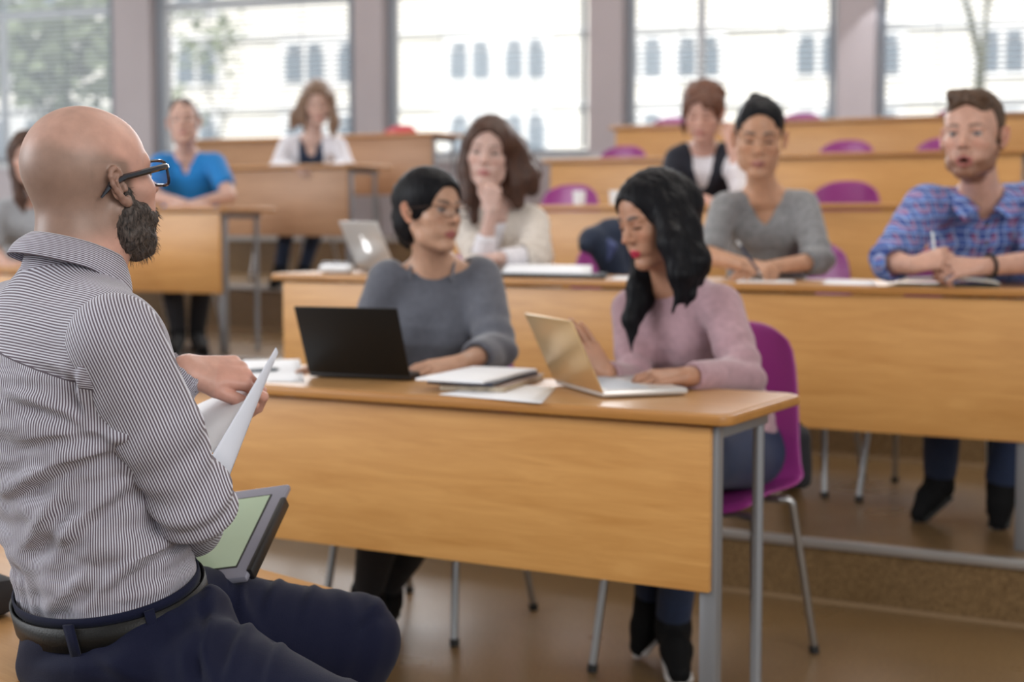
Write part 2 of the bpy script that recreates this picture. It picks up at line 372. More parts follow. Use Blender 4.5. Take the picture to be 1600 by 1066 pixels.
def chair(p, rz, label, red=False):
    global rp
    if red:
        if rp is None:
            rp = copy_tree(cp)
            for ch in rp.children:
                if ch.name.startswith('seat_shell'): ch.data = ch.data.copy(); ch.data.materials[0] = M['red']; M['red'] = M['red']
            c = rp
        else: c = copy_tree(rp)
    else:
        if used[0]: c = copy_tree(cp)
        else: c = cp; used[0] = True
    c.location = p; c.rotation_euler = (0, 0, rz); tag(c, label, 'chair', ('red ' if red else 'purple ') + GC); return c
def t_at(px, v, py=345):
    d = W(px, py, 1.0); k = d.x; p = O2 + Bv * v
    return (p.x - k * p.y) / (-Lv.x + k * Lv.y)
def rot2(x, y, a): return Vector((x * math.cos(a) - y * math.sin(a), x * math.sin(a) + y * math.cos(a), 0))
def on_row(px, row, dv=.72): t = t_at(px, RV[row] + dv + .22); return R(t, RV[row] + dv, LV[row])
chair_pink = WZ(1272, 1020, 0) - rot2(.215, .24, ROWROT); chair_pink.z = 0
chair_grey = WZ(710, 1010, 0) - rot2(.215, -.20, ROWROT); chair_grey.z = 0
chair(chair_pink, ROWROT, 'purple shell chair under the woman in the pink sweater')
chair(chair_grey, ROWROT, 'purple shell chair under the woman in the grey sweater with glasses')
for px, row, dv, lab in (
    (1262, 1, .80, 'purple shell chair under the woman in the grey v-neck top'),
    (1500, 1, .78, 'purple shell chair under the man in the plaid shirt'),
    (962, 1, .90, 'purple shell chair with a dark jacket over its back'),
    (770, 1, .90, 'purple shell chair under the woman in the cream cardigan'),
    (893, 2, .82, 'purple shell chair of the third row, right of the cream cardigan woman'),
    (1322, 2, .82, 'purple shell chair of the third row, right of the grey v-neck woman'),
    (1085, 2, .80, 'purple shell chair under the woman in the black vest'),
    (975, 3, .80, 'purple shell chair of the fourth row, left of the black vest woman'),
    (1322, 3, .80, 'purple shell chair of the fourth row, just right of the grey v-neck woman'),
    (1475, 3, .80, 'purple shell chair of the fourth row, half hidden by the plaid-shirt man'),
    (1048, 4, .80, 'purple shell chair of the top row, behind the head of the vest woman'),
    (1250, 4, .80, 'purple shell chair of the top row, below the column right of the vest woman'),
    (1495, 4, .80, 'purple shell chair of the top row, above the head of the plaid-shirt man')):
    chair(on_row(px, row, dv), ROWROT, lab)
chair(on_row(628, 4, .60), ROWROT, 'red shell chair behind the top desk of the left block', True)
chair(on_row(300, 2, .74), ROWROT, 'red shell chair under the man in the blue shirt', True)
chair(on_row(490, 3, .74), ROWROT, 'red shell chair under the woman in white writing in the left block', True)
chair(on_row(35, 1, .74), ROWROT, 'red shell chair under the woman at the far left', True)
# ================================================================ sculpting with distance fields
def A(v): return np.array([v[0], v[1], v[2]], dtype=np.float64)
def nz(v): v = A(v); return v / (np.linalg.norm(v) + 1e-12)
class Shape:
    def __init__(s): s.p = []
    def _add(s, op, k, fn, lo, hi, tag_=None): s.p.append((op, k, fn, np.array(lo) - .001, np.array(hi) + .001, tag_)); return s
    def cone(s, a, b, ra, rb=None, k=.01, op='+'):
        a = A(a); b = A(b); rb = ra if rb is None else rb; ab = b - a; L2 = max(float(ab @ ab), 1e-10)
        def fn(X, Y, Z):
            dx = X - a[0]; dy = Y - a[1]; dz = Z - a[2]
            t = np.clip((dx * ab[0] + dy * ab[1] + dz * ab[2]) / L2, 0, 1)
            return np.sqrt((dx - t * ab[0]) ** 2 + (dy - t * ab[1]) ** 2 + (dz - t * ab[2]) ** 2) - (ra + (rb - ra) * t)
        m = max(ra, rb); return s._add(op, k, fn, np.minimum(a, b) - m, np.maximum(a, b) + m)
    def chain(s, pts, rs, k=.01, op='+'):
        for i in range(len(pts) - 1): s.cone(pts[i], pts[i + 1], rs[i], rs[i + 1], k, op)
        return s
    def econe(s, a, b, side, ea, eb, k=.02, op='+', cap=.35):
        """elliptic cone: ea/eb = (radius along side, radius across)"""
        a = A(a); b = A(b); ab = b - a; L = np.linalg.norm(ab) + 1e-9; ax = ab / L
        sd_ = A(side); sd_ = nz(sd_ - ax * (sd_ @ ax)); fr = np.cross(ax, sd_)
        def fn(X, Y, Z):
            dx = X - a[0]; dy = Y - a[1]; dz = Z - a[2]
            u = dx * ax[0] + dy * ax[1] + dz * ax[2]; t = np.clip(u / L, 0, 1); ov = u - t * L
            r1 = ea[0] + (eb[0] - ea[0]) * t; r2 = ea[1] + (eb[1] - ea[1]) * t
            p = (dx * sd_[0] + dy * sd_[1] + dz * sd_[2]) / r1; q = (dx * fr[0] + dy * fr[1] + dz * fr[2]) / r2
            rm = np.minimum(r1, r2)
            return (np.sqrt(p * p + q * q + (ov / (rm * cap)) ** 2) - 1) * rm * .85
        m = max(max(ea), max(eb)); return s._add(op, k, fn, np.minimum(a, b) - m, np.maximum(a, b) + m)
    def echain(s, pts, side, es, k=.02, sub=3, op='+'):
        P = [A(p) for p in pts]; E = [np.array(e, float) for e in es]; n = len(P); QP = []; QE = []
        def cr(v, i, t):
            p0 = v[max(i - 1, 0)]; p1 = v[i]; p2 = v[i + 1]; p3 = v[min(i + 2, n - 1)]
            return .5 * ((2 * p1) + (p2 - p0) * t + (2 * p0 - 5 * p1 + 4 * p2 - p3) * t * t + (3 * p1 - p0 - 3 * p2 + p3) * t ** 3)
        for i in range(n - 1):
            for j in range(sub): QP.append(cr(P, i, j / sub)); QE.append(cr(E, i, j / sub))
        QP.append(P[-1]); QE.append(E[-1])
        for i in range(len(QP) - 1): s.econe(QP[i], QP[i + 1], side, QE[i], QE[i + 1], k if i == 0 else .012, op)
        return s
    def ell(s, c, r, Rm=None, k=.01, op='+'):
        c = A(c); r = np.array(r, float); Rm = np.eye(3) if Rm is None else np.array(Rm)
        def fn(X, Y, Z):
            dx = X - c[0]; dy = Y - c[1]; dz = Z - c[2]
            l = [(dx * Rm[0, i] + dy * Rm[1, i] + dz * Rm[2, i]) for i in range(3)]
            k0 = np.sqrt(sum((l[i] / r[i]) ** 2 for i in range(3))); k1 = np.sqrt(sum((l[i] / r[i] ** 2) ** 2 for i in range(3))) + 1e-9
            return k0 * (k0 - 1) / k1
        m = max(r); return s._add(op, k, fn, c - m, c + m)
    def rbox(s, c, h, Rm=None, rd=.01, k=.005, op='+'):
        c = A(c); h = np.array(h, float) - rd; Rm = np.eye(3) if Rm is None else np.array(Rm)
        def fn(X, Y, Z):
            dx = X - c[0]; dy = Y - c[1]; dz = Z - c[2]
            q = [np.abs(dx * Rm[0, i] + dy * Rm[1, i] + dz * Rm[2, i]) - h[i] for i in range(3)]
            return np.sqrt(sum(np.maximum(x, 0) ** 2 for x in q)) + np.minimum(np.maximum(np.maximum(q[0], q[1]), q[2]), 0) - rd
        m = float(np.linalg.norm(h)) + rd; return s._add(op, k, fn, c - m, c + m)
    def func(s, fn, lo, hi, k=.005, op='+'): return s._add(op, k, fn, lo, hi)
    def bounds(s):
        ps = [p for p in s.p if p[0] == '+']; return np.min([p[3] for p in ps], 0), np.max([p[4] for p in ps], 0)
    def field(s, lo, n, h):
        X = (lo[0] + h * np.arange(n[0], dtype=np.float32))[:, None, None]; Y = (lo[1] + h * np.arange(n[1], dtype=np.float32))[None, :, None]; Z = (lo[2] + h * np.arange(n[2], dtype=np.float32))[None, None, :]
        Fd = np.full(n, .5, np.float32)
        for op, k, fn, plo, phi, _ in s.p:
            pad = k + 3 * h; i0 = np.maximum(np.floor((plo - pad - lo) / h).astype(int), 0); i1 = np.minimum(np.ceil((phi + pad - lo) / h).astype(int) + 1, n)
            if np.any(i1 <= i0): continue
            sl = tuple(slice(a, b) for a, b in zip(i0, i1))
            d = np.asarray(fn(X[sl[0]], Y[:, sl[1]], Z[:, :, sl[2]]), dtype=np.float32); f = Fd[sl]
            if op == '+':
                r = np.minimum(f, d)
                if k > 0: hh = np.maximum(k - np.abs(f - d), 0) / k; r = r - hh * hh * k * .25
            else:
                d = -d; r = np.maximum(f, d)
                if k > 0: hh = np.maximum(k - np.abs(f - d), 0) / k; r = r + hh * hh * k * .25
            Fd[sl] = r
        return Fd
def nets(Fd, lo, h):
    """naive surface nets"""
    n = Fd.shape; S = Fd < 0
    c = np.zeros((n[0] - 1, n[1] - 1, n[2] - 1), np.uint8)
    for i in (0, 1):
        for j in (0, 1):
            for k in (0, 1): c += S[i:n[0] - 1 + i, j:n[1] - 1 + j, k:n[2] - 1 + k]
    act = (c > 0) & (c < 8); idx = np.argwhere(act); ids = -np.ones(act.shape, np.int64); ids[act] = np.arange(len(idx))
    acc = np.zeros((len(idx), 3)); cnt = np.zeros(len(idx)); cor = [(i, j, k) for i in (0, 1) for j in (0, 1) for k in (0, 1)]
    for a in cor:
        for ax in range(3):
            if a[ax]: continue
            b = list(a); b[ax] = 1
            va = Fd[idx[:, 0] + a[0], idx[:, 1] + a[1], idx[:, 2] + a[2]]; vb = Fd[idx[:, 0] + b[0], idx[:, 1] + b[1], idx[:, 2] + b[2]]
            m = (va < 0) != (vb < 0); t = np.where(m, va / np.where(m, va - vb, 1), 0)
            p = np.tile(np.array(a, float), (len(idx), 1)); p[:, ax] += t; acc[m] += p[m]; cnt[m] += 1
    V = np.array(lo) + h * (idx + acc / cnt[:, None]); Q = []
    for ax in range(3):
        u, w = (ax + 1) % 3, (ax + 2) % 3
        s0 = [slice(1, -1)] * 3; s0[ax] = slice(0, -1); s1 = list(s0); s1[ax] = slice(1, None)
        e0 = S[tuple(s0)]; e1 = S[tuple(s1)]; df = np.argwhere(e0 != e1); flip = e0[tuple(df.T)]
        off = np.ones(3, int); off[ax] = 0; base = df + off
        def cell(du, dw): q = base.copy(); q[:, u] -= du; q[:, w] -= dw; return ids[q[:, 0], q[:, 1], q[:, 2]]
        q = np.stack([cell(1, 1), cell(0, 1), cell(0, 0), cell(1, 0)], 1); q[~flip] = q[~flip][:, ::-1]; Q.append(q[(q >= 0).all(1)])
    return V, np.concatenate(Q)
def polygonize(sh, h, fine=()):
    lo, hi = sh.bounds(); lo = lo - 4 * h; hi = hi + 4 * h; Vs = []; Qs = []; nv = 0
    for bi, (blo, bhi, bh) in enumerate([(lo, hi, h)] + list(fine)):
        blo = np.array(blo, float); bhi = np.array(bhi, float); n = tuple(np.ceil((bhi - blo) / bh).astype(int) + 1)
        V, Q = nets(sh.field(blo, n, bh), blo, bh)
        if fine[bi:]:
            cen = V[Q].mean(1); keep = np.ones(len(Q), bool)
            for flo, fhi, fh in fine[bi:]:
                ins = np.all((cen > np.array(flo) + 2.2 * fh) & (cen < np.array(fhi) - 2.2 * fh), 1); keep &= ~ins
            Q = Q[keep]
        Vs.append(V); Qs.append(Q + nv); nv += len(V)
    V = np.concatenate(Vs); Q = np.concatenate(Qs)
    used_ = np.zeros(len(V), bool); used_[Q.ravel()] = True; re = np.cumsum(used_) - 1
    return V[used_], re[Q]
def vnormals(V, Q):
    d1 = V[Q[:, 2]] - V[Q[:, 0]]; d2 = V[Q[:, 3]] - V[Q[:, 1]]; fn = np.cross(d1, d2); N = np.zeros_like(V)
    for i in range(4): np.add.at(N, Q[:, i], fn)
    return N / (np.linalg.norm(N, axis=1, keepdims=True) + 1e-12)
def relax(V, Q, it=1, lam=.5):
    for _ in range(it):
        acc = np.zeros_like(V); c = np.zeros(len(V))
        for i in range(4):
            for j in (1, 3): np.add.at(acc, Q[:, i], V[Q[:, (i + j) % 4]]); np.add.at(c, Q[:, i], 1)
        m = c > 0; V = V.copy(); V[m] += lam * (acc[m] / c[m][:, None] - V[m])
    return V
def sculpt(name, sh, h, m, parent=None, fine=(), disp=None, color=None, attrs=None, sm=1):
    V, Q = polygonize(sh, h, fine); V = relax(V, Q, sm)
    if disp is not None: N = vnormals(V, Q); V = V + N * disp(V, N)[:, None]
    me = bpy.data.meshes.new(name); me.vertices.add(len(V)); me.vertices.foreach_set('co', V.ravel().astype(np.float32))
    me.loops.add(len(Q) * 4); me.loops.foreach_set('vertex_index', Q.ravel().astype(np.int32)); me.polygons.add(len(Q))
    me.polygons.foreach_set('loop_start', np.arange(0, len(Q) * 4, 4, dtype=np.int32)); me.polygons.foreach_set('use_smooth', np.ones(len(Q), bool))
    me.update(); me.validate()
    if color is not None:
        c = np.ones((len(V), 4), np.float32); c[:, :3] = color(V); a = me.attributes.new('Col', 'FLOAT_COLOR', 'POINT'); a.data.foreach_set('color', c.ravel())
    for k_, f_ in (attrs or {}).items():
        a = me.attributes.new(k_, 'FLOAT', 'POINT'); a.data.foreach_set('value', np.asarray(f_(V), np.float32))
    me.materials.append(M[m] if isinstance(m, str) else m)
    o = bpy.data.objects.new(name, me); COL.objects.link(o)
    if parent is not None: o.parent = parent; bake(o, parent)
    return o
def ss(x, a, b): t = np.clip((x - a) / (b - a), 0, 1); return t * t * (3 - 2 * t)
def wob(V, sc, seed, oct_=3):
    """smooth pseudo noise, about -1..1"""
    r = np.random.RandomState(seed); o = np.zeros(len(V)); am = 1; tot = 0
    for k in range(oct_):
        for _ in range(3):
            d = r.normal(size=3); d /= np.linalg.norm(d); ph = r.uniform(0, 6.28)
            d2 = r.normal(size=3); d2 /= np.linalg.norm(d2)
            o += am * np.sin(sc * (V @ d) + ph + 1.3 * np.sin(sc * .7 * (V @ d2) + ph * 2)); tot += am
        sc *= 1.9; am *= .55
    return o / tot * 1.6
# ---------------------------------------------------------------- materials for people
def skinmat(name, rough=.45, bump=.12):
    m, nt, b = newmat(name); N = nt.nodes; L = nt.links
    at = N.new('ShaderNodeAttribute'); at.attribute_name = 'Col'
    tc = N.new('ShaderNodeTexCoord'); n = N.new('ShaderNodeTexNoise'); n.inputs['Scale'].default_value = 45; n.inputs['Detail'].default_value = 6; L.new(tc.outputs['Object'], n.inputs['Vector'])
    mr = N.new('ShaderNodeMapRange'); mr.inputs['From Min'].default_value = .3; mr.inputs['From Max'].default_value = .7; mr.inputs['To Min'].default_value = .9; mr.inputs['To Max'].default_value = 1.08; L.new(n.outputs['Fac'], mr.inputs[0])
    v = N.new('ShaderNodeVectorMath'); v.operation = 'SCALE'; L.new(at.outputs['Color'], v.inputs[0]); L.new(mr.outputs[0], v.inputs['Scale']); L.new(v.outputs[0], b.inputs['Base Color'])
    b.inputs['Roughness'].default_value = rough; b.inputs['Subsurface Weight'].default_value = .12; b.inputs['Subsurface Radius'].default_value = (.012, .005, .003); b.inputs['Subsurface Scale'].default_value = 1.0
    b.inputs['Specular IOR Level'].default_value = .4
    n2 = N.new('ShaderNodeTexNoise'); n2.inputs['Scale'].default_value = 500; L.new(tc.outputs['Object'], n2.inputs['Vector'])
    bp = N.new('ShaderNodeBump'); bp.inputs['Strength'].default_value = bump; bp.inputs['Distance'].default_value = .001; L.new(n2.outputs['Fac'], bp.inputs['Height']); L.new(bp.outputs[0], b.inputs['Normal'])
    return m
M['skin'] = skinmat('skin')
def hairmat(name, c1, c2, rough=.42, st=(160, 160, 9), spec=.35):
    m, nt, b = newmat(name); N = nt.nodes; L = nt.links
    tc = N.new('ShaderNodeTexCoord'); mp = N.new('ShaderNodeMapping'); mp.inputs['Scale'].default_value = st; L.new(tc.outputs['Object'], mp.inputs[0])
    n = N.new('ShaderNodeTexNoise'); n.inputs['Scale'].default_value = 1.2; n.inputs['Detail'].default_value = 4; n.inputs['Distortion'].default_value = .6; L.new(mp.outputs[0], n.inputs['Vector'])
    r = N.new('ShaderNodeValToRGB'); r.color_ramp.elements[0].position = .35; r.color_ramp.elements[1].position = .72; r.color_ramp.elements[0].color = (*c1, 1); r.color_ramp.elements[1].color = (*c2, 1)
    L.new(n.outputs['Fac'], r.inputs[0]); L.new(r.outputs[0], b.inputs['Base Color']); b.inputs['Roughness'].default_value = rough; b.inputs['Specular IOR Level'].default_value = spec
    bp = N.new('ShaderNodeBump'); bp.inputs['Strength'].default_value = .45; bp.inputs['Distance'].default_value = .002; L.new(n.outputs['Fac'], bp.inputs['Height']); L.new(bp.outputs[0], b.inputs['Normal'])
    return m
M['hair_black'] = hairmat('black_hair', (.003, .003, .004), (.009, .009, .012), .5, spec=.14)
M['hair_brown'] = hairmat('dark_brown_hair', (.03, .014, .010), (.11, .05, .03), .5)
M['hair_chestnut'] = hairmat('chestnut_hair', (.07, .028, .018), (.20, .09, .055), .5, (90, 90, 60))
M['hair_blond'] = hairmat('ash_brown_hair', (.12, .07, .045), (.32, .20, .13), .5)
M['hair_short'] = hairmat('short_light_brown_hair', (.045, .024, .014), (.15, .085, .05), .55, (80, 80, 120))
M['eye'] = skinmat('eye', .15, 0)
def knit(name, col, sc=260, vary=.12, sheen=.3, bump=.35):
    m = mat(name, col, .85, bump=bump, bscale=sc, sheen=sheen, vary=vary, vscale=60); return m
# ---------------------------------------------------------------- heads
def frame(fwd, up=(0, 0, 1), roll=0):
    f = nz(fwd); r = nz(np.cross(f, A(up))); u = np.cross(r, f)
    if roll: c, s_ = math.cos(roll), math.sin(roll); r, u = r * c + u * s_, u * c - r * s_
    return np.stack([r, f, u], 1)       # columns: right, forward, up
def heading(yaw, pitch=0):
    y = math.radians(yaw); p = math.radians(pitch); return np.array([math.cos(y) * math.cos(p), math.sin(y) * math.cos(p), math.sin(p)])
class Head:
    """c = midpoint between the ears at eye level, S = size (1 = adult man)"""
    def __init__(s, c, yaw, pitch=0, roll=0, S=1.0, female=True, jaw=1.0, wide=1.0, eyes='open', mouth='closed', ears=True, nose=1.0, gaze=(0, 0), ear=.86, flare=24):
        s.c = A(c); s.R = frame(heading(yaw, pitch), roll=math.radians(roll)); s.S = S; s.female = female; s.jaw = jaw; s.wide = wide; s.eyes = eyes; s.mouth = mouth; s.ears = ears; s.nose = nose; s.gaze = gaze; s.ear = ear; s.flare = flare
    def w(s, x, y, z): return s.c + s.R @ (np.array([x * s.wide, y, z]) * s.S)
    def loc(s, V): l = ((V - s.c) @ s.R) / s.S; l = l.copy(); l[:, 0] /= s.wide; return l
    def add(s, sh):
        S = s.S; w = s.w; E = lambda c, r, k=.012, op='+': sh.ell(w(*c), np.array([r[0] * s.wide, r[1], r[2]]) * S, s.R, k * S, op)
        C = lambda a, b, ra, rb=None, k=.012, op='+': sh.cone(w(*a), w(*b), ra * S, (rb if rb is not None else ra) * S, k * S, op)
        f = s.female
        E((0, -.012, .036), (.0735, .094, .083)); E((0, .030, .030), (.062, .058, .066), .02)
        E((0, .030, -.020), (.058, .060, .078), .02)
        j = s.jaw * (.92 if f else 1.02)
        for q in (-1, 1):
            C((q * .053 * j, -.002, -.045), (q * .044 * j, .020, -.078), .019, .017, .02)
            C((q * .044 * j, .020, -.078), (q * .014, .066, -.100), .017, .016 if f else .018, .02)
            E((q * .041, .056, -.024), (.021, .023, .019), .02)
            E((q * .028, .058, -.058), (.020, .022, .022), .02)
            C((q * .040, .070, .022), (q * .012, .083, .017), .010, .009, .012)
            E((q * .031, .097, .002), (.017, .013, .011), .010, '-')
        E((0, .071, -.099), (.015 if f else .020, .013, .013), .018)
        E((0, .071, -.060), (.027, .018, .018), .015)
        nn = s.nose
        C((0, .082, .010), (0, .101 + .004 * nn, -.026), .0068, .0088 * nn, .010)
        E((0, .101 + .005 * nn, -.029), (.0105 * nn, .010, .0085), .006)
        for q in (-1, 1):
            E((q * .0115 * nn, .094, -.032), (.0075, .009, .0068), .006)
            E((q * .007, .100, -.0385), (.0032, .005, .0028), .003, '-')
        mo = s.mouth; gap = .0065 if mo == 'open' else 0
        C((-.021, .080, -.0655), (0, .0915, -.0625 + gap * .2), .0035, .0052, .006); C((.021, .080, -.0655), (0, .0915, -.0625 + gap * .2), .0035, .0052, .006)
        C((-.018, .081, -.0695 - gap), (0, .0895, -.0725 - gap * 1.6), .0035, .0060, .006); C((.018, .081, -.0695 - gap), (0, .0895, -.0725 - gap * 1.6), .0035, .0060, .006)
        if gap: E((0, .090, -.0700), (.0135, .018, .0062), .003, '-')
        else: C((-.022, .090, -.0675), (.022, .090, -.0675), .0016, .0016, .003, '-')
        ec = [(q * .0310, .0745, .0015) for q in (-1, 1)]
        up = {'open': .0032, 'down': -.004, 'closed': -.006}[s.eyes]
        for q, e in zip((-1, 1), ec):
            c = s.w(*e); zu = s.R[:, 2]; r = .0142 * S
            def lid(sgn, cut, rr, c=c, zu=zu):
                def fn(X, Y, Z):
                    dx = X - c[0]; dy = Y - c[1]; dz = Z - c[2]; d = np.sqrt(dx * dx + dy * dy + dz * dz) - rr
                    pl = (dx * zu[0] + dy * zu[1] + dz * zu[2]); return np.maximum(d, sgn * (cut - pl))
                sh.func(fn, c - rr, c + rr, .0025 * S)
            lid(1, up * S, r); lid(-1, -.0052 * S, r * .97)
            C((q * .018, .083, .0155), (q * .043, .074, .0165), .004, .004, .008)
        if s.ears:
            for q in (-1, 1):
                al = math.radians(s.flare); eu = np.array([q * math.sin(al), -math.cos(al), 0]); ev = np.array([0, -.17, .985]); eo = np.array([q * math.cos(al), math.sin(al), 0]); E0 = np.array([q * (.0745 + .006 * (s.flare < 15)), .004, -.006])
                P = lambda u, v, o=0.0: w(*(E0 + (eu * u + ev * v + eo * o) * s.ear)); rim = [(.002, .014), (.006, .026), (.015, .0325), (.025, .030), (.0315, .020), (.0325, .006), (.029, -.006), (.023, -.016), (.016, -.026), (.009, -.031), (.004, -.024)]
                Er = s.R @ np.stack([eo, -eu, ev], 1)
                sh.ell(P(.016, .004, .001), np.array([.0045, .0165, .027]) * S * s.ear, Er, .004 * S)
                pts = [P(u, v, .007 if 1 < i_ < 8 else .004) for i_, (u, v) in enumerate(rim)]; rr = [.0034, .0036, .0038, .0038, .0038, .0036, .0036, .0042, .0060, .0068, .0050]
                for i in range(len(pts) - 1): sh.cone(pts[i], pts[i + 1], rr[i] * S, rr[i + 1] * S, .003 * S)
                sh.ell(P(.013, -.001, .009), np.array([.0105, .0080, .0120]) * S * s.ear, Er, .002 * S, '-'); sh.chain([P(.020, .020, .009), P(.0245, .008, .009)], [.0035 * S, .003 * S], .003 * S, '-')
                sh.cone(P(.003, -.002, .004), P(.0045, -.008, .005), .0042 * S, .0040 * S, .003 * S); sh.chain([P(.012, .018, .005), P(.021, .010, .006), P(.019, -.010, .006)], [.0026 * S, .003 * S, .003 * S], .002 * S)
    def paint(s, V, skin, lip, brow, blush=.0, brow_th=1.0, shadow=.25, lash=.5):
        l = s.loc(V); x, y, z = l[:, 0], l[:, 1], l[:, 2]; c = np.tile(np.array(skin, float), (len(V), 1))
        def mix(msk, col): m = np.clip(msk, 0, 1)[:, None]; c[:] = c * (1 - m) + np.array(col) * m
        inh = (np.abs(z) < .14) & (np.abs(x) < .1) & (y > -.12) & (y < .13)
        front = ss(y, .05, .065) * inh; ax = np.abs(x)
        warm = np.array(skin) * np.array([1.06, .80, .74]); d = np.sqrt(((ax - .038) / .022) ** 2 + ((z + .028) / .018) ** 2)
        mix((1 - ss(d, .3, 1.3)) * front * (.25 + blush), warm)
        mix((1 - ss(np.sqrt((x / .013) ** 2 + ((z + .03) / .013) ** 2), .4, 1.2)) * front * .35 * (y > .09), warm)
        ears_ = ss(ax, .0805, .084) * (np.abs(z + .005) < .04) * (y > -.04) * (y < .02) * inh; mix(ears_ * .65, warm)
        # lips
        gap = .0065 if s.mouth == 'open' else 0
        zu = -.0585 + .0016 * np.cos(np.clip(ax, 0, .02) / .02 * math.pi * 1.0) - .0025 * (ax / .02); zl = -.0785 - gap * 1.7 + .008 * (ax / .022) ** 2
        m_ = ss(z, zl - .002, zl + .001) * (1 - ss(z, zu - .0006, zu + .0022)) * (1 - ss(ax, .0205, .0235)) * front * (y > .076)
        mix(m_, lip)
        mix((1 - ss(np.abs(z + .0675), .0006, .0024)) * (1 - ss(ax, .019, .023)) * front * (y > .074) * .75 * (gap == 0), np.array(lip) * .35)
        if gap: mix((1 - ss(np.sqrt((x / .0145) ** 2 + ((z + .0705) / .0068) ** 2), .8, 1.1)) * front * (y < .0885), (.03, .008, .008))
        # brows
        bz = .0215 + .0035 * np.sin(np.clip((ax - .012) / .036, 0, 1) * math.pi * .85) ; th = .0042 * brow_th * (1 - .5 * np.clip((ax - .03) / .02, 0, 1))
        mix((1 - ss(np.abs(z - bz), th * .55, th * 1.25)) * ss(ax, .0105, .014) * (1 - ss(ax, .044, .051)) * front * .85, brow)
        # lash line, brow shade painted over the eye sockets, nostrils
        up = {'open': .0032, 'down': -.004, 'closed': -.006}[s.eyes] + .0015; ex = ax - .031
        near = (1 - ss(np.abs(ex), .012, .015)) * front * (y > .06)
        mix((1 - ss(np.abs(z - up + .1 * np.abs(ex)),   .0012, .0044)) * near * lash, (.02, .012, .010))
        mix((1 - ss(np.abs(z + .0045), .0006, .0026)) * near * lash * .6, (.05, .03, .02))
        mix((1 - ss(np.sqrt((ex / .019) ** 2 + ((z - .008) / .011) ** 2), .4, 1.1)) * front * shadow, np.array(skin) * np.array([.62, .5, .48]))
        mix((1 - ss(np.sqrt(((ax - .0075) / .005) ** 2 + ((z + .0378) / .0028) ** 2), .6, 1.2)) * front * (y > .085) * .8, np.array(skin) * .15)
        return c, l, mix
    def eyeballs(s, parent, iris=(.10, .05, .025)):
        for q in (-1, 1):
            c = s.w(q * .031, .0745, .0015); sh = Shape().ell(c, (.0124 * s.S,) * 3, s.R, 0)
            g = nz(s.R @ (nz([0, 1, 0]) + np.array([s.gaze[0], 0, s.gaze[1]])))
            def colf(V, c=c, g=g):
                d = (V - c) / np.linalg.norm(V - c, axis=1, keepdims=True); a = np.arccos(np.clip(d @ g, -1, 1)); o = np.tile(np.array([.40, .37, .36]), (len(V), 1))
                o[a < .58] = iris; o[a < .28] = (.005, .005, .005); return o
            sculpt('eye', sh, .0012, 'eye', parent, color=colf)
# ---------------------------------------------------------------- hands
def hand_pts(wrist, d, back, side, curls, spread=.06, thumb=((.50, .82, -.25), (.12, .95, -.28)), S=1.0):
    """wrist point; d = direction of the hand; back = direction the back of the hand faces; side = +1 right hand, -1 left.
    curls: per finger (index..little) three bends in degrees. Returns bones [(a, b, ra, rb)]"""
    d = nz(d); b = A(back); b = nz(b - d * (b @ d)); x = np.cross(d, b) * side * -1      # x towards the thumb
    w = A(wrist); P = lambda p: w + (x * p[0] + d * p[1] + b * p[2]) * S; bones = []
    kx = [.0275, .0092, -.009, -.0260]; ky = [.086, .090, .085, .076]; ln = [(.040, .024, .019), (.044, .028, .020), (.041, .026, .020), (.032, .020, .018)]
    for i in range(4):
        k_ = (kx[i], ky[i], -.003 * abs(i - 1.2)); a = (kx[i] * .55, .008, 0)
        bones.append((P(a), P(k_), .0135 * S, .0102 * S, .012 * S)); ang = 0; cur = np.array(k_, float); sp = (1.2 - i) * spread
        for j in range(3):
            ang += math.radians(curls[i][j]); dr = np.array([math.sin(sp) * math.cos(ang), math.cos(sp) * math.cos(ang), -math.sin(ang)])
            nx = cur + dr * ln[i][j]; r0 = [.0090, .0083, .0077][j]; r1 = [.0083, .0077, .0068][j]
            if i == 3: r0 *= .87; r1 *= .87
            bones.append((P(cur), P(nx), r0 * S, r1 * S, .0022 * S)); cur = nx
    bones.append((P((.010, .015, -.004)), P((.030, .042, -.010)), .0150 * S, .0135 * S, .012 * S))
    cur = np.array([.032, .044, -.011]); L_ = [.034, .029]
    for j, t in enumerate(thumb):
        t = nz(t); nx = cur + t * L_[j]; bones.append((P(cur), P(nx), [.0118, .0100][j] * S, [.0100, .0082][j] * S, .003 * S)); cur = nx
    return bones
RELAX = [(18, 25, 15), (22, 28, 16), (26, 32, 18), (30, 34, 20)]
FIST = [(60, 85, 50), (65, 90, 50), (70, 90, 50), (75, 90, 50)]
TYPE = [(5, 35, 20), (5, 38, 22), (8, 38, 22), (12, 36, 22)]
FLAT = [(6, 8, 6), (5, 8, 6), (6, 10, 6), (8, 12, 8)]
def add_hand(sh, *a, **k):
    B = hand_pts(*a, **k)
    for p, q, r0, r1, kk in B: sh.cone(p, q, r0, r1, kk)
    pts = np.array([b[0] for b in B] + [b[1] for b in B]); return pts.min(0) - .018, pts.max(0) + .018
def ik(a, c, l1, l2, pole):
    """elbow between shoulder a and wrist c, bent towards pole"""
    a = A(a); c = A(c); v = c - a; D = np.linalg.norm(v); D_ = min(D, (l1 + l2) * .999); n = v / D
    x = (l1 * l1 - l2 * l2 + D_ * D_) / (2 * D_); hh = math.sqrt(max(l1 * l1 - x * x, 0)); p = A(pole); p = nz(p - n * (p @ n)); return a + n * x + p * hh
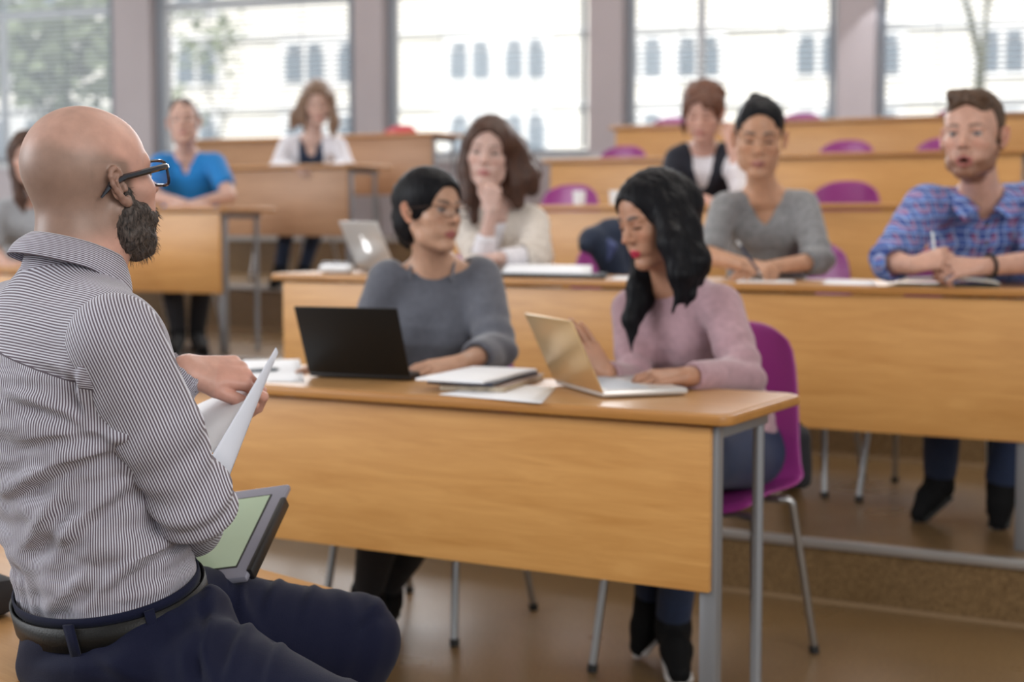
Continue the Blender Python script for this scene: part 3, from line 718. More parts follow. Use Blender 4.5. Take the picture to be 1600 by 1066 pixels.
# ================================================================ the bald man with glasses, seated in front
M['trousers'] = mat('navy_wool', (.005, .0065, .024), .85, spec=.2, bump=.3, bscale=700, sheen=.05)
M['belt'] = mat('black_leather', (.008, .0075, .007), .5, spec=.3, bump=.25, bscale=350)
M['beard'] = hairmat('dark_beard', (.012, .009, .008), (.13, .10, .085), .6, (260, 260, 60))
def stripemat(name, light=(.58, .58, .65), dark=(.11, .08, .105), per=.0036):
    m, nt, b = newmat(name); N = nt.nodes; L = nt.links
    def at(n_): a = N.new('ShaderNodeAttribute'); a.attribute_name = n_; return a.outputs['Fac']
    def mth(op, a, b_=None, c=None):
        n = N.new('ShaderNodeMath'); n.operation = op
        for i, x in enumerate((a, b_, c)):
            if x is None: continue
            if isinstance(x, (int, float)): n.inputs[i].default_value = x
            else: L.new(x, n.inputs[i])
        return n.outputs[0]
    s1, s2, k = at('su'), at('sv'), at('sk')
    sel = mth('GREATER_THAN', k, 0.0); s = mth('ADD', mth('MULTIPLY', s1, mth('SUBTRACT', 1.0, sel)), mth('MULTIPLY', s2, sel))
    w = mth('SINE', mth('MULTIPLY', s, 2 * math.pi / per)); mr = N.new('ShaderNodeMapRange'); mr.interpolation_type = 'SMOOTHSTEP'
    mr.inputs['From Min'].default_value = -.35; mr.inputs['From Max'].default_value = .55; L.new(w, mr.inputs[0])
    mx = N.new('ShaderNodeMix'); mx.data_type = 'RGBA'; mx.inputs[6].default_value = (*dark, 1); mx.inputs[7].default_value = (*light, 1); L.new(mr.outputs[0], mx.inputs[0])
    seam = mth('LESS_THAN', mth('ABSOLUTE', k), .0011); mx2 = N.new('ShaderNodeMix'); mx2.data_type = 'RGBA'; mx2.inputs[7].default_value = (.09, .07, .09, 1)
    L.new(seam, mx2.inputs[0]); L.new(mx.outputs[2], mx2.inputs[6]); L.new(mx2.outputs[2], b.inputs['Base Color'])
    b.inputs['Roughness'].default_value = .8; b.inputs['Sheen Weight'].default_value = .15
    tc = N.new('ShaderNodeTexCoord'); n = N.new('ShaderNodeTexNoise'); n.inputs['Scale'].default_value = 38; n.inputs['Detail'].default_value = 5; n.inputs['Distortion'].default_value = .5; L.new(tc.outputs['Object'], n.inputs['Vector'])
    bp = N.new('ShaderNodeBump'); bp.inputs['Strength'].default_value = .22; bp.inputs['Distance'].default_value = .008; L.new(n.outputs['Fac'], bp.inputs['Height']); L.new(bp.outputs[0], b.inputs['Normal'])
    return m
M['stripe'] = stripemat('striped_cotton')
def glasses(hd, parent, m, th=.0045, half=.066, ht=.019, hook=True, y=.118, z=.002, rnd_=.008, lens='lens', thick_temple=1.5):
    """frame with two rims, bridge and two temples; each lens its own part"""
    S = hd.S; w = hd.w; g = MB()
    for q in (-1, 1):
        cx = q * half * .53; hw = half * .45; pts = []
        for a in range(24):
            t = 2 * math.pi * a / 24; e = 4.0 if rnd_ < .01 else 2.5
            cc, s_ = math.cos(t), math.sin(t); k = (abs(cc) ** e + abs(s_) ** e) ** (-1 / e)
            px_, pz_ = cx + hw * cc * k, z + ht * s_ * k; pts.append(w(px_, y - .10 * px_ * px_ / .07 * 1.0, pz_))
        g.tube([Vector(p) for p in pts + [pts[0], pts[1]]], th / 2 * S, 6)
        g.tube([Vector(w(q * half * .99, y - .007, z + ht * .55)), Vector(w(q * (half + .008), y - .016, z + ht * .6)), Vector(w(q * .080, .05, z + ht * .55)), Vector(w(q * .082, .004, z + ht * .45)), Vector(w(q * .081, -.022, z + ht * .1)), Vector(w(q * .079, -.042, z - ht * .75))], [th * .5 * thick_temple * S] * 5 + [th * .35 * S], 6)
        L_ = MB(); n = len(pts); c = w(cx, y - .006, z); L_.add([Vector(p) for p in pts] + [Vector(c)], [(i, (i + 1) % n, n) for i in range(n)]); L_.build('lens', lens, parent, world=True)
    g.tube([Vector(w(-half * .1, y, z + ht * .35)), Vector(w(0, y + .003, z + ht * .5)), Vector(w(half * .1, y, z + ht * .35))], th * .5 * S, 6)
    return g.build('glasses_frame', m, parent, world=True)
lm, lnt, lb = newmat('spectacle_lens'); lt = lnt.nodes.new('ShaderNodeBsdfTransparent'); lg_ = lnt.nodes.new('ShaderNodeBsdfGlossy'); lg_.inputs['Roughness'].default_value = .03
lt.inputs[0].default_value = (.86, .92, 1, 1); lx = lnt.nodes.new('ShaderNodeMixShader'); lx.inputs[0].default_value = .10; lnt.links.new(lt.outputs[0], lx.inputs[1]); lnt.links.new(lg_.outputs[0], lx.inputs[2]); lnt.links.new(lx.outputs[0], lnt.nodes['Material Output'].inputs['Surface']); M['lens'] = lm

def presenter():
    YW = 45; f = heading(YW); r = np.array([f[1], -f[0], 0]); up = np.array([0, 0, 1.])
    hips = A(W(200, 1012, 2.19)); root = thing('person', 'bald bearded man in glasses and a pinstriped shirt, seated in front, holding papers', 'person', (hips[0], hips[1], .50))
    hd = Head(W(145, 285, 2.25), 47, 11, 0, .92, female=False, wide=1.06, jaw=1.05, nose=1.05, ear=.90, flare=15)
    nb = A(W(112, 425, 2.21)); chest = A(W(98, 610, 2.19)); waist = A(W(168, 905, 2.19)); neckup = A(W(140, 352, 2.25))
    shR = A(W(186, 548, 2.05)); shL = A(W(8, 520, 2.34)); elR = A(W(301, 785, 2.10)); wrR = A(W(300, 834, 2.30))
    wrL = A(W(290, 580, 2.41)); elL = ik(shL, wrL, .28, .25, (-.1, .2, -1))
    # ---- body: head, neck, trunk, arms and hands in one skin
    b = Shape(); hd.add(b)
    b.ell(hd.w(0, -.020, .030), np.array([.078, .088, .088]) * hd.S, hd.R, .015)
    b.cone(neckup, nb - up * .03 + f * .006, .054, .062, .03); b.cone(hd.w(0, -.038, -.03), nb + f * -.006, .048, .055, .03)
    b.cone(hd.w(0, .01, -.06), nb + f * .02, .042, .048, .03)
    b.echain([nb - up * .04, chest, waist, hips], r, [(.10, .07), (.155, .105), (.125, .085), (.12, .08)], .03)
    for a, e, w_ in ((shR, elR, wrR), (shL, elL, wrL)): b.cone(a, e, .045, .036, .02); b.cone(e, w_, .036, .026, .01)
    fl1 = add_hand(b, wrL, (.93, .30, -.02), (.05, -.62, .8), -1, [(40, 62, 30), (52, 74, 36), (60, 78, 40), (64, 80, 40)], .03, ((.38, .86, -.20), (.02, .92, -.42)), S=1.04)
    fl2 = add_hand(b, wrR, (-.45, .85, -.05), (.2, -.2, 1), 1, RELAX)
    hlo = hd.c - .15; hhi = hd.c + .15; hlo[2] = hd.c[2] - .14
    def col(V):
        c, l, mix = hd.paint(V, (.60, .335, .26), (.42, .17, .14), (.10, .06, .04), .1, 1.3)
        x, y, z = l.T; inh = (np.abs(z) < .16) & (np.abs(x) < .12) & (y > -.15) & (y < .13)
        n = wob(V, 60, 3, 2) * .006
        fr = ss(-z, -.055 + .0, .0) ; band = (1 - ss(z + .35 * (y + .02) + n * 1.5, .030, .058)) * ss(z, -.100, -.055) * (1 - ss(y, .012, .03)) * inh
        notear = 1 - 0 * ((y > -.04) & (y < .02) & (z < .035) & (z > -.045)); mix(band * .72 * notear, (.19, .135, .10))
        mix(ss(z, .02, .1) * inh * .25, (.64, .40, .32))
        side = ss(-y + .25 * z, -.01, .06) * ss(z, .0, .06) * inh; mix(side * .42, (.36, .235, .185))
        bd = ss(y, -.002 , .012) * (1 - ss(z + .0 + n, -.028, -.012)) * inh * (z > -.14); mix(bd * .35 * (1 - ss(y, .03, .07)), (.18, .12, .10))
        sb = np.exp(-((y - .018) / .011) ** 2) * (np.abs(x) > .055) * (1 - ss(z, -.005, .012)) * inh; mix(sb * .7, (.16, .11, .09))
        # pinker hands
        hn = ((V - wrL) @ nz([.97, .1, -.1])); mh = (hn > .05) & (np.linalg.norm(V - wrL, axis=1) < .2); mix(mh * .35, (.60, .28, .21))
        return c
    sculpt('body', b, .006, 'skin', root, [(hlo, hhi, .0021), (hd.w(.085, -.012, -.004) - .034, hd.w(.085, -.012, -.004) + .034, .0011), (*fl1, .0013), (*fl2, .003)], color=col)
    hd.eyeballs(root, (.12, .16, .18))
    # thumb nail
    # ---- beard
    bd = Shape(); w = hd.w
    for q in (-1, 1):
        bd.chain([w(q * .067, .014, -.018), w(q * .064, .007, -.050), w(q * .057, .008, -.082), w(q * .030, .046, -.100), w(0, .060, -.106)], [.006, .014, .021, .019, .018], .015); bd.cone(w(q * .059, .004, -.068), w(q * .047, .006, -.098), .012, .017, .015); bd.cone(w(q * .060, .020, -.050), w(q * .052, .040, -.062), .012, .014, .015)
        bd.chain([w(q * .055, .040, -.055), w(q * .034, .064, -.072), w(q * .022, .078, -.060), w(0, .086, -.052)], [.013, .013, .008, .006], .010)
        bd.cone(w(q * .042, .022, -.088), w(q * .01, .054, -.110), .020, .021, .02)
    bo = sculpt('beard', bd, .0022, 'beard', root, disp=lambda V, N: wob(V, 420, 4, 2) * .0013 + wob(V, 120, 5, 2) * .0016)
    hr = MB(); rnd = random.Random(4); me = bo.data; vs = [v for v in me.vertices]
    for v in rnd.sample(vs, 1500):
        n = v.normal
        d = (Vector(n) * .55 + Vector((.15, .1, -.9)) + Vector((rnd.gauss(0, .25), rnd.gauss(0, .25), rnd.gauss(0, .2)))).normalized(); L_ = rnd.uniform(.005, .012)
        a = Vector(v.co) + Vector(root.location); hr.tube([a - d * .002, a + d * L_ * .6 + Vector((rnd.gauss(0, .0006), rnd.gauss(0, .0006), 0)), a + d * L_], [.00032, .00025, .00008], 3, False)
    ho = hr.build('beard_hairs', 'beard', bo, smooth=True, world=True)
    # ---- glasses
    M['frame_dark'] = mat('dark_glossy_acetate', (.012, .014, .022), .12, coat=.6)
    glasses(hd, root, 'frame_dark', .0052, .066, .0200, y=.101, z=-.003, thick_temple=1.9)
    # ---- shirt
    wn = nz(up - .24 * f)
    s = Shape()
    s.echain([nb - up * .030 - f * .008, nb * .50 + chest * .50 - f * .010, chest - f * .004, (chest + waist) / 2 - f * .002, waist, waist - wn * .035], r, [(.090, .058), (.168, .098), (.178, .126), (.160, .120), (.150, .112), (.144, .108)], .04, 4)
    s.cone(shR * .86 + nb * .14, shL * .86 + nb * .14, .060, .060, .05); s.cone(shR, shR * .45 + elR * .55, .062, .055, .03); s.cone(shL, shL * .5 + elL * .5, .060, .052, .03)
    s.cone(nb - up * .050, shR * .75 + nb * .25 + up * .004, .046, .050, .03); s.cone(nb - up * .050, shL * .75 + nb * .25 + up * .004, .046, .050, .03)
    s.econe(nb - up * .05, nb + up * .006 - f * .004, r, (.098, .082), (.071, .068), .03); s.cone(nb + up * .075 + f * .02, hd.w(0, 0, -.02), .074, .09, .004, '-')
    def folds(V, N):
        l = V - chest; lat = l @ r; z = l[:, 2]; wv = wob(V, 9, 21, 2)
        am = ss(-z, -.06, .08) ; a1 = np.sin(58 * (z + .55 * lat) + 2.0 * wv); a2 = np.sin(95 * (z + .25 * lat) + 3 * wv + 1)
        return am * (.0062 * np.maximum(a1, -.3) + .0022 * a2) + .0022 * wob(V, 22, 8, 2) + .0035 * ss(-z, .2, .27) * np.sin(np.arctan2(lat, l @ f) * 14 + wv)
    FL = [([(0, 772), (56, 741), (113, 712), (185, 688), (240, 660)], .0085, .012), ([(95, 850), (122, 815), (160, 785), (215, 735)], .0075, .011), ([(150, 930), (200, 885), (250, 850), (300, 815)], .0085, .011),
          ([(0, 607), (60, 622), (118, 640), (150, 665)], .006, .009), ([(20, 690), (90, 672), (160, 668), (215, 678)], .005, .009), ([(0, 880), (40, 850), (75, 800), (100, 760)], .006, .013), ([(60, 960), (110, 925), (150, 880)], .005, .011), ([(150, 560), (140, 610), (150, 655)], .005, .008), ([(60, 560), (110, 570), (150, 590)], .003, .008)]
    def creases(V, N, lines, Yd=2.06):
        g = np.zeros(len(V))
        for pl, am, wd in lines:
            Pn = np.array([A(W(x, y, Yd)) for x, y in pl])[:, [0, 2]]; best = np.full(len(V), 9.); sg = np.zeros(len(V)); tt = np.zeros(len(V)); XZ = V[:, [0, 2]]; nseg = len(Pn) - 1
            for i in range(nseg):
                ab = Pn[i + 1] - Pn[i]; ap = XZ - Pn[i]; t = np.clip(ap @ ab / (ab @ ab), 0, 1); dv = ap - t[:, None] * ab; d = np.linalg.norm(dv, axis=1); m = d < best
                nrm = np.array([-ab[1], ab[0]]) / np.linalg.norm(ab); best[m] = d[m]; sg[m] = (dv @ nrm)[m]; tt[m] = ((i + t) / nseg)[m]
            fade = np.sin(np.clip(tt, .04, .96) * math.pi) ** .5; d = sg; far = (best < wd * 4) * (N[:, 1] < .35)
            g += far * fade * am * (np.exp(-((best / wd) ** 2)) - .8 * np.exp(-(((sg + wd * 1.5) ** 2 + np.maximum(best - np.abs(sg), 0) ** 2) / wd ** 2)))
        return g
    f0 = folds
    folds = lambda V, N: .7 * f0(V, N) + 1.35 * creases(V, N, FL)
    def su(V): l = V - waist; return np.arctan2(l @ r, -(l @ f)) * .155
    def sk(V): l = V - nb; return l[:, 2] + .092 - .25 * np.abs((l @ r)) * 0 + .02 * ((l @ r) / .15) ** 2 * 0
    sculpt('shirt', s, .0040, 'stripe', root, disp=folds, attrs={'su': su, 'sv': lambda V: np.arctan2((V - nb) @ up + .16, -((V - nb) @ f) + .02) * .145, 'sk': lambda V: sk(V) + .28 * ((V - nb) @ r)})
    def sleeve(a, e, w_, name, cut, R0, seedv, camdir):
        q = Shape(); mid = a * .5 + e * .5
        ax = nz(e - a); fx = nz(w_ - e)
        q.cone(a - ax * .012, mid, R0[0], R0[1], .02); q.cone(mid, e, R0[1], R0[2], .015); ce_ = e * (1 - cut) + w_ * cut; q.cone(e, ce_, R0[2] * .98, R0[3], .02)
        q.ell(e - fx * .01 + ax * .008, (.05, .05, .05), None, .02)
        q.cone(ce_ + fx * .016, w_ + fx * .1, .031, .031, .003, '-')
        L1 = np.linalg.norm(e - a)
        def dsp(V, N):
            t = (V - a) @ ax / L1; u = (V - e) @ fx; wv = wob(V, 14, seedv, 2); near = np.exp(-((t - 1.0) / .30) ** 2)
            g = near * .0042 * np.sin(150 * ((V - e) @ nz(ax + .7 * fx)) + 2.5 * wv) + .0020 * wob(V, 26, seedv + 3, 2)
            return g + .0035 * np.exp(-((t - .45) / .25) ** 2) * np.maximum(np.sin(60 * ((V - a) @ nz(ax * .8 + r * .6)) + 2 * wv), -.2)
        c1 = nz(camdir - ax * (camdir @ ax)); c2 = np.cross(ax, c1)
        def suv(V): l = V - a; return np.arcsin(np.clip((l @ c2) / .098, -.98, .98)) * .086
        d1 = nz(camdir - fx * (camdir @ fx)); d2 = np.cross(fx, d1)
        return sculpt(name, q, .0034, 'stripe', root, disp=dsp, attrs={'su': suv, 'sv': suv, 'sk': lambda V: np.full(len(V), -1.0)})
    cd = nz([0.1, -1, .1])
    sleeve(shR, elR, wrR, 'sleeve', .80, (.066, .060, .050, .044), 31, cd)
    sleeve(shL, elL, wrL, 'sleeve', .84, (.062, .056, .049, .040), 37, cd)
    # cuff of the left sleeve
    cx = nz(wrL - elL); c0 = wrL - cx * .040; cu = Shape(); cu.cone(c0 - cx * .02, c0 + cx * .035, .0385, .0375, .004); cu.cone(c0 + cx * .004, c0 + cx * .2, .0335, .0335, .002, '-')
    o1 = nz(cd - cx * (cd @ cx)); o2 = np.cross(cx, o1); sv_ = lambda V: np.arctan2((V - c0) @ o2, (V - c0) @ o1) * .038
    sculpt('cuff', cu, .0025, 'stripe', root, attrs={'su': sv_, 'sv': sv_, 'sk': lambda V: np.full(len(V), -1.)})
    # collar
    cn = nz(up + .30 * f - .0 * r); cf = nz(f - cn * (f @ cn)); cr_ = np.cross(cf, cn); cc = nb + up * .020 + f * .005
    P = []; n = 60; rows = 9; at = []
    for i in range(n + 1):
        th = math.radians(-168 + 336 * i / n); row = []                # 0 = back of the neck
        d = -cf * math.cos(th) + cr_ * math.sin(th); front = ss(np.array([abs(th)]), 1.2, 2.7)[0]
        for j in range(rows):
            t = j / (rows - 1); rr = .0615 + .005 * math.sin(t * 3.1) + .021 * t + .002 * front * t
            el = 1 + .10 * abs(math.cos(th)); h0 = .019 - .004 * front; h1 = -.018 - .030 * front * (1 if abs(th) < 2.75 else .7)
            row.append(Vector(cc + d * rr * el + cn * (h0 + (h1 - h0) * t)))
        P.append(row)
    co = MB().sheet(P).build('collar', 'stripe', root, solid=.0028, world=True)
    me = co.data
    V = np.array([v.co[:] for v in me.vertices]); vv = np.array([j / (rows - 1) * .05 for i in range(n + 1) for j in range(rows)])
    for k_, x in (('su', vv), ('sv', vv), ('sk', np.full(len(vv), -1.))): a = me.attributes.new(k_, 'FLOAT', 'POINT'); a.data.foreach_set('value', x.astype(np.float32))
    SP = [[Vector(cc - cn * .004 + (-cf * math.cos(t) + cr_ * math.sin(t)) * (.0605 + .003 * j / 4) * (1 + .10 * abs(math.cos(t))) + cn * (.008 - .060 * j / 4)) for j in range(5)] for t in [math.radians(-150 + 6 * i) for i in range(51)]]
    st = MB().sheet(SP).build('collar_stand', 'stripe', root, solid=.002, world=True); vs_ = np.array([j / 4 * .075 for i in range(51) for j in range(5)])
    for k_, x in (('su', vs_), ('sv', vs_), ('sk', np.full(len(vs_), -1.))): a = st.data.attributes.new(k_, 'FLOAT', 'POINT'); a.data.foreach_set('value', x.astype(np.float32))
    ib = int((140 + 168) / 336 * n); bp_ = P[ib][rows - 1] + (P[ib][rows - 2] - P[ib][rows - 1]) * .45; dd = Vector(-cf * math.cos(math.radians(140)) + cr_ * math.sin(math.radians(140)))
    MB().tube([bp_ + dd * .001, bp_ + dd * .0035], .0055, 14).build('collar_button', mat('pearl_button', (.75, .68, .55), .3), root, world=True)
    # ---- trousers, belt
    kL = A(W(548, 1004, 2.45)); kR = np.array([-.165, 1.93, .425]); hL = hips - r * .085 + np.array([0, 0, .03]); hR = hips + r * .085 - up * .005
    aL = kL + np.array([-.10, .02, -.36]); aR = kR + np.array([-.06, .05, -.34])
    t = Shape(); t.echain([waist - wn * .020 + up * 0, waist - wn * .075 - f * .006, hips - f * .015, hips - up * .02 - f * .012], r, [(.145, .112), (.156, .122), (.164, .128), (.155, .12)], .03, 3)
    for h_, k_, a_ in ((hL, kL, aL), (hR, kR, aR)):
        t.cone(h_ + f * .01, k_, .098, .076, .05); t.cone(k_, a_, .074, .050, .02)
    wc = waist - wn * .018
    t.func(lambda X, Y, Z: -((X - wc[0]) * wn[0] + (Y - wc[1]) * wn[1] + (Z - wc[2]) * wn[2]), wc - .25, wc + .25, .002, '-')
    def tf(V, N):
        g = .0022 * wob(V, 18, 51, 2)
        for h_, k_ in ((hL, kL), (hR, kR)):
            ax = nz(k_ - h_); u = (V - h_) @ ax; d = np.linalg.norm(V - h_ - np.outer(np.clip(u, 0, .5), ax), axis=1); near = (d < .13)
            g = g + near * (.0042 * np.exp(-((u - .05) / .07) ** 2) * np.sin(85 * (V @ nz(ax + r * .6)) + 1.5 * wob(V, 12, 5, 2)) + .0022 * np.exp(-((u - .40) / .05) ** 2) * np.sin(120 * u))
        g = g + creases(V, N, [([(225, 905), (285, 925), (318, 975), (328, 1060)], .006, .006), ([(240, 960), (290, 1010), (300, 1060)], .004, .010), ([(120, 1010), (180, 1040), (230, 1062)], .003, .010)], 2.03) + creases(V, N, [([(345, 895), (385, 940), (425, 1010)], .006, .010), ([(440, 893), (424, 925), (418, 960)], .005, .008), ([(492, 905), (478, 935), (474, 970)], .004, .008), ([(545, 990), (580, 975), (606, 985)], .005, .008)], 2.32)
        return g
    tr = sculpt('trousers', t, .0055, 'trousers', root, disp=tf)
    # belt band and loops
    def ring(mb, lo_, hi_, rl, rf_, cen, n=72, th0=0, th1=2 * math.pi):
        P = []
        for i in range(n + 1):
            th = th0 + (th1 - th0) * i / n; rr_, ff = r * math.sin(th), nz(f + .24 * up) * math.cos(th)
            P.append([Vector(cen + rr_ * rl + ff * rf_ + wn * z_) for z_ in (lo_, hi_)])
        return mb.sheet(P)
    bc = waist - wn * .030 - f * .004
    be = ring(MB(), -.018, .018, .1630, .1290, bc).build('belt', 'belt', root, solid=.0035, world=True)
    wb = ring(MB(), .016, .030, .1570, .1230, bc).build('waistband', 'trousers', root, solid=.003, world=True)
    for th in (145, 100):
        lo_ = ring(MB(), -.032, .026, .1665, .1325, bc, 3, math.radians(th), math.radians(th + 6)).build('belt_loop', 'trousers', root, solid=.003, world=True)
    for a_, k_ in ((aL, kL), (aR, kR)):
        sh = Shape(); g_ = np.array([a_[0], a_[1], .055]); sh.chain([g_ + up * .03, g_ - up * .01, g_ + f * .12 - up * .025], [.045, .045, .035], .02); sh.cone(a_, g_, .05, .046, .01)
        sculpt('shoe', sh, .008, 'black', root)
    return root, hd, wrL, wrR
pres = presenter()
# ---- the papers in his left hand
def sheet4(name, c, m, n=10, bow=0.0, label=None, cat=None, th=.0006, parent=None, group=None):
    P = []; nn = (c[1] - c[0]).cross(c[3] - c[0]).normalized()
    for i in range(n + 1):
        row = []
        for j in range(n + 1):
            u, v = i / n, j / n; p = c[0] * (1 - u) * (1 - v) + c[1] * u * (1 - v) + c[2] * u * v + c[3] * (1 - u) * v
            row.append(p + nn * bow * 4 * u * (1 - u))
        P.append(row)
    o = MB().sheet(P).build(name, m, parent, solid=th)
    if label: tag(o, label, cat, group)
    return o
M['paper_back'] = mat('bluish_white_paper', (.70, .73, .82), .7)
sheet4('paper_sheet', [W(392, 606, 2.455), W(290, 643, 2.53), W(290, 738, 2.22), W(338, 706, 2.22)], 'paper', bow=.006, label='white printed sheet pinched between the thumb and finger of the bald man', cat='paper')
sheet4('paper_sheet', [W(431, 543, 2.47), W(430, 558, 2.49), W(357, 748, 2.22), W(331, 712, 2.19)], 'paper_back', bow=-.004, label='bluish white sheet standing up with a pointed corner above his hand', cat='paper')
# ---- tablet computer on his lap
def tablet():
    TR = W(453, 757, 2.50); BR = W(384, 903, 2.30); TL = W(330, 742, 2.60)
    yv = (TR - BR); H_ = yv.length; yv.normalize(); xv = (TR - TL); xv = (xv - yv * xv.dot(yv)).normalized(); Wd_ = .27; zv = xv.cross(yv)
    if zv.z < 0: zv = -zv; 
    Mx = Matrix((xv, yv, zv)).transposed().to_4x4(); c = TR - xv * Wd_ / 2 - yv * H_ / 2; root = thing('tablet_computer', 'grey framed tablet with a pale green screen leaning on the lap of the bald man', 'tablet', c)
    def put(mb, name, m, par=root): o = mb.build(name, m, par); o.data.transform(Mx); return o
    put(MB().box((0, 0, -.004), (Wd_, H_, .012), bev=.004), 'casing', mat('grey_casing', (.27, .27, .33), .4, .3))
    put(MB().box((0, 0, .0023), (Wd_ - .046, H_ - .05, .0012)), 'screen_rim', 'black')
    put(MB().box((0, 0, .0030), (Wd_ - .052, H_ - .056, .0012)), 'screen', mat('pale_green_screen', (.37, .46, .33), .22, emit=((.40, .50, .36), .10)))
    put(MB().box((Wd_ / 2 + .001, -.012, -.006), (.010, H_ - .05, .020), bev=.003), 'edge_grip', 'black')
    return root
tablet()
# ---- the low table he sits on, and the things on it
def low_table():
    z = .47; e1 = WZ(602, 938, z); an = -math.radians(45); ex = Vector((math.cos(an), math.sin(an), 0)); ey = Vector((-ex.y, ex.x, 0)); Ln = 1.9; D = .78
    base = e1 - ex * Ln - ey * D; base.z = 0; r = thing('low_table', 'low beech table that the bald man is perched on, its pale corner behind his knee', 'table', base, an)
    MB().box((Ln / 2, D / 2, z - .015), (Ln, D, .027), bev=.010).build('table_top', 'beech_edge', r)
    MB().box((Ln / 2, D / 2, z - .002), (Ln - .02, D - .02, .004), bev=.001).build('laminate', 'beech_top', r)
    for x in (.06, Ln - .45):
        for y in (.07, D - .07): MB().tube([(x, y, z - .03), (x, y, 0)], .016, 12).build('leg', 'metal', r)
    MB().box((Ln / 2, .07, z - .09), (Ln - .6, .018, .11)).build('apron', 'beech', r)
    return r
low_table()
c = thing('laptop_bag', 'dark grey laptop bag with a black rim at the left edge, behind the bald man', 'bag', WZ(-62, 948, .47), math.radians(-45))
MB().box((0, 0, .035), (.26, .09, .066), bev=.02).build('pouch', mat('dark_grey_cloth', (.06, .06, .065), .8), c)
MB().box((0, -.05, .010), (.24, .03, .018), bev=.008).build('base_rim', 'black', c)
# ================================================================ the students
def plaid():
    m, nt, b = newmat('blue_red_plaid'); N = nt.nodes; L = nt.links
    tc = N.new('ShaderNodeTexCoord'); sp = N.new('ShaderNodeSeparateXYZ'); nn = N.new('ShaderNodeTexNoise'); nn.inputs['Scale'].default_value = 6; L.new(tc.outputs['Object'], nn.inputs['Vector'])
    vm = N.new('ShaderNodeVectorMath'); vm.operation = 'MULTIPLY_ADD'; vm.inputs[1].default_value = (.05, .05, .05); L.new(nn.outputs['Color'], vm.inputs[0]); L.new(tc.outputs['Object'], vm.inputs[2]); L.new(vm.outputs[0], sp.inputs[0])
    def mth(op, a, b_=None, c=None):
        n = N.new('ShaderNodeMath'); n.operation = op
        for i, x in enumerate((a, b_, c)):
            if x is None: continue
            if isinstance(x, (int, float)): n.inputs[i].default_value = x
            else: L.new(x, n.inputs[i])
        return n.outputs[0]
    u = mth('ADD', sp.outputs[0], mth('MULTIPLY', sp.outputs[1], .6)); v = sp.outputs[2]
    def band(x, per, w, ph=0.0): return mth('GREATER_THAN', mth('SINE', mth('MULTIPLY_ADD', x, 2 * math.pi / per, ph)), w)
    col = None
    def layer(base, fac, rgb, k=1.0):
        mx = N.new('ShaderNodeMix'); mx.data_type = 'RGBA'; L.new(mth('MULTIPLY', fac, k), mx.inputs[0])
        if isinstance(base, tuple): mx.inputs[6].default_value = (*base, 1)
        else: L.new(base, mx.inputs[6])
        mx.inputs[7].default_value = (*rgb, 1); return mx.outputs[2]
    c = layer((.10, .19, .50), band(v, .046, .25), (.035, .06, .22), .8)
    c = layer(c, band(u, .040, .3), (.04, .07, .26), .7)
    c = layer(c, mth('MULTIPLY', band(u, .040, .62, 2.2), band(v, .046, -.1, 1.0)), (.33, .06, .10), .62)
    c = layer(c, mth('MULTIPLY', band(v, .046, .80, 2.6), band(u, .080, -.1, .4)), (.38, .08, .13), .55)
    c = layer(c, band(u, .020, .86, 1.0), (.42, .50, .72), .6); c = layer(c, band(v, .023, .88, 1.9), (.38, .46, .70), .55)
    L.new(c, b.inputs['Base Color']); b.inputs['Roughness'].default_value = .85; return m
M['plaid'] = plaid()
M['knit_pink'] = knit('dusty_pink_knit', (.40, .245, .275)); M['knit_grey'] = knit('slate_grey_knit', (.095, .10, .125)); M['knit_marl'] = knit('marl_grey_knit', (.20, .20, .205), vary=.25)
M['cream'] = knit('cream_knit', (.62, .56, .50)); M['cotton_white'] = knit('white_cotton', (.72, .70, .74), bump=.1); M['vest'] = knit('black_vest', (.010, .012, .022), bump=.1, sheen=.05); M['blue'] = knit('bright_blue_cotton', (.010, .20, .54), bump=.1, sheen=.1, vary=.05)
M['jeans'] = knit('blue_denim', (.010, .022, .062), bump=.2, sheen=.05); M['black_cloth'] = knit('black_cloth', (.012, .012, .016), bump=.1, sheen=.05); M['grey_tee'] = knit('light_grey_cotton', (.32, .33, .35), bump=.1); M['navy_cloth'] = knit('navy_cloth', (.012, .022, .05), bump=.1, sheen=.1)
M['shoe_black'] = mat('black_suede', (.004, .004, .0045), .8, spec=.2); M['sole_white'] = mat('white_rubber', (.6, .58, .56), .6)
UP = np.array([0, 0, 1.])
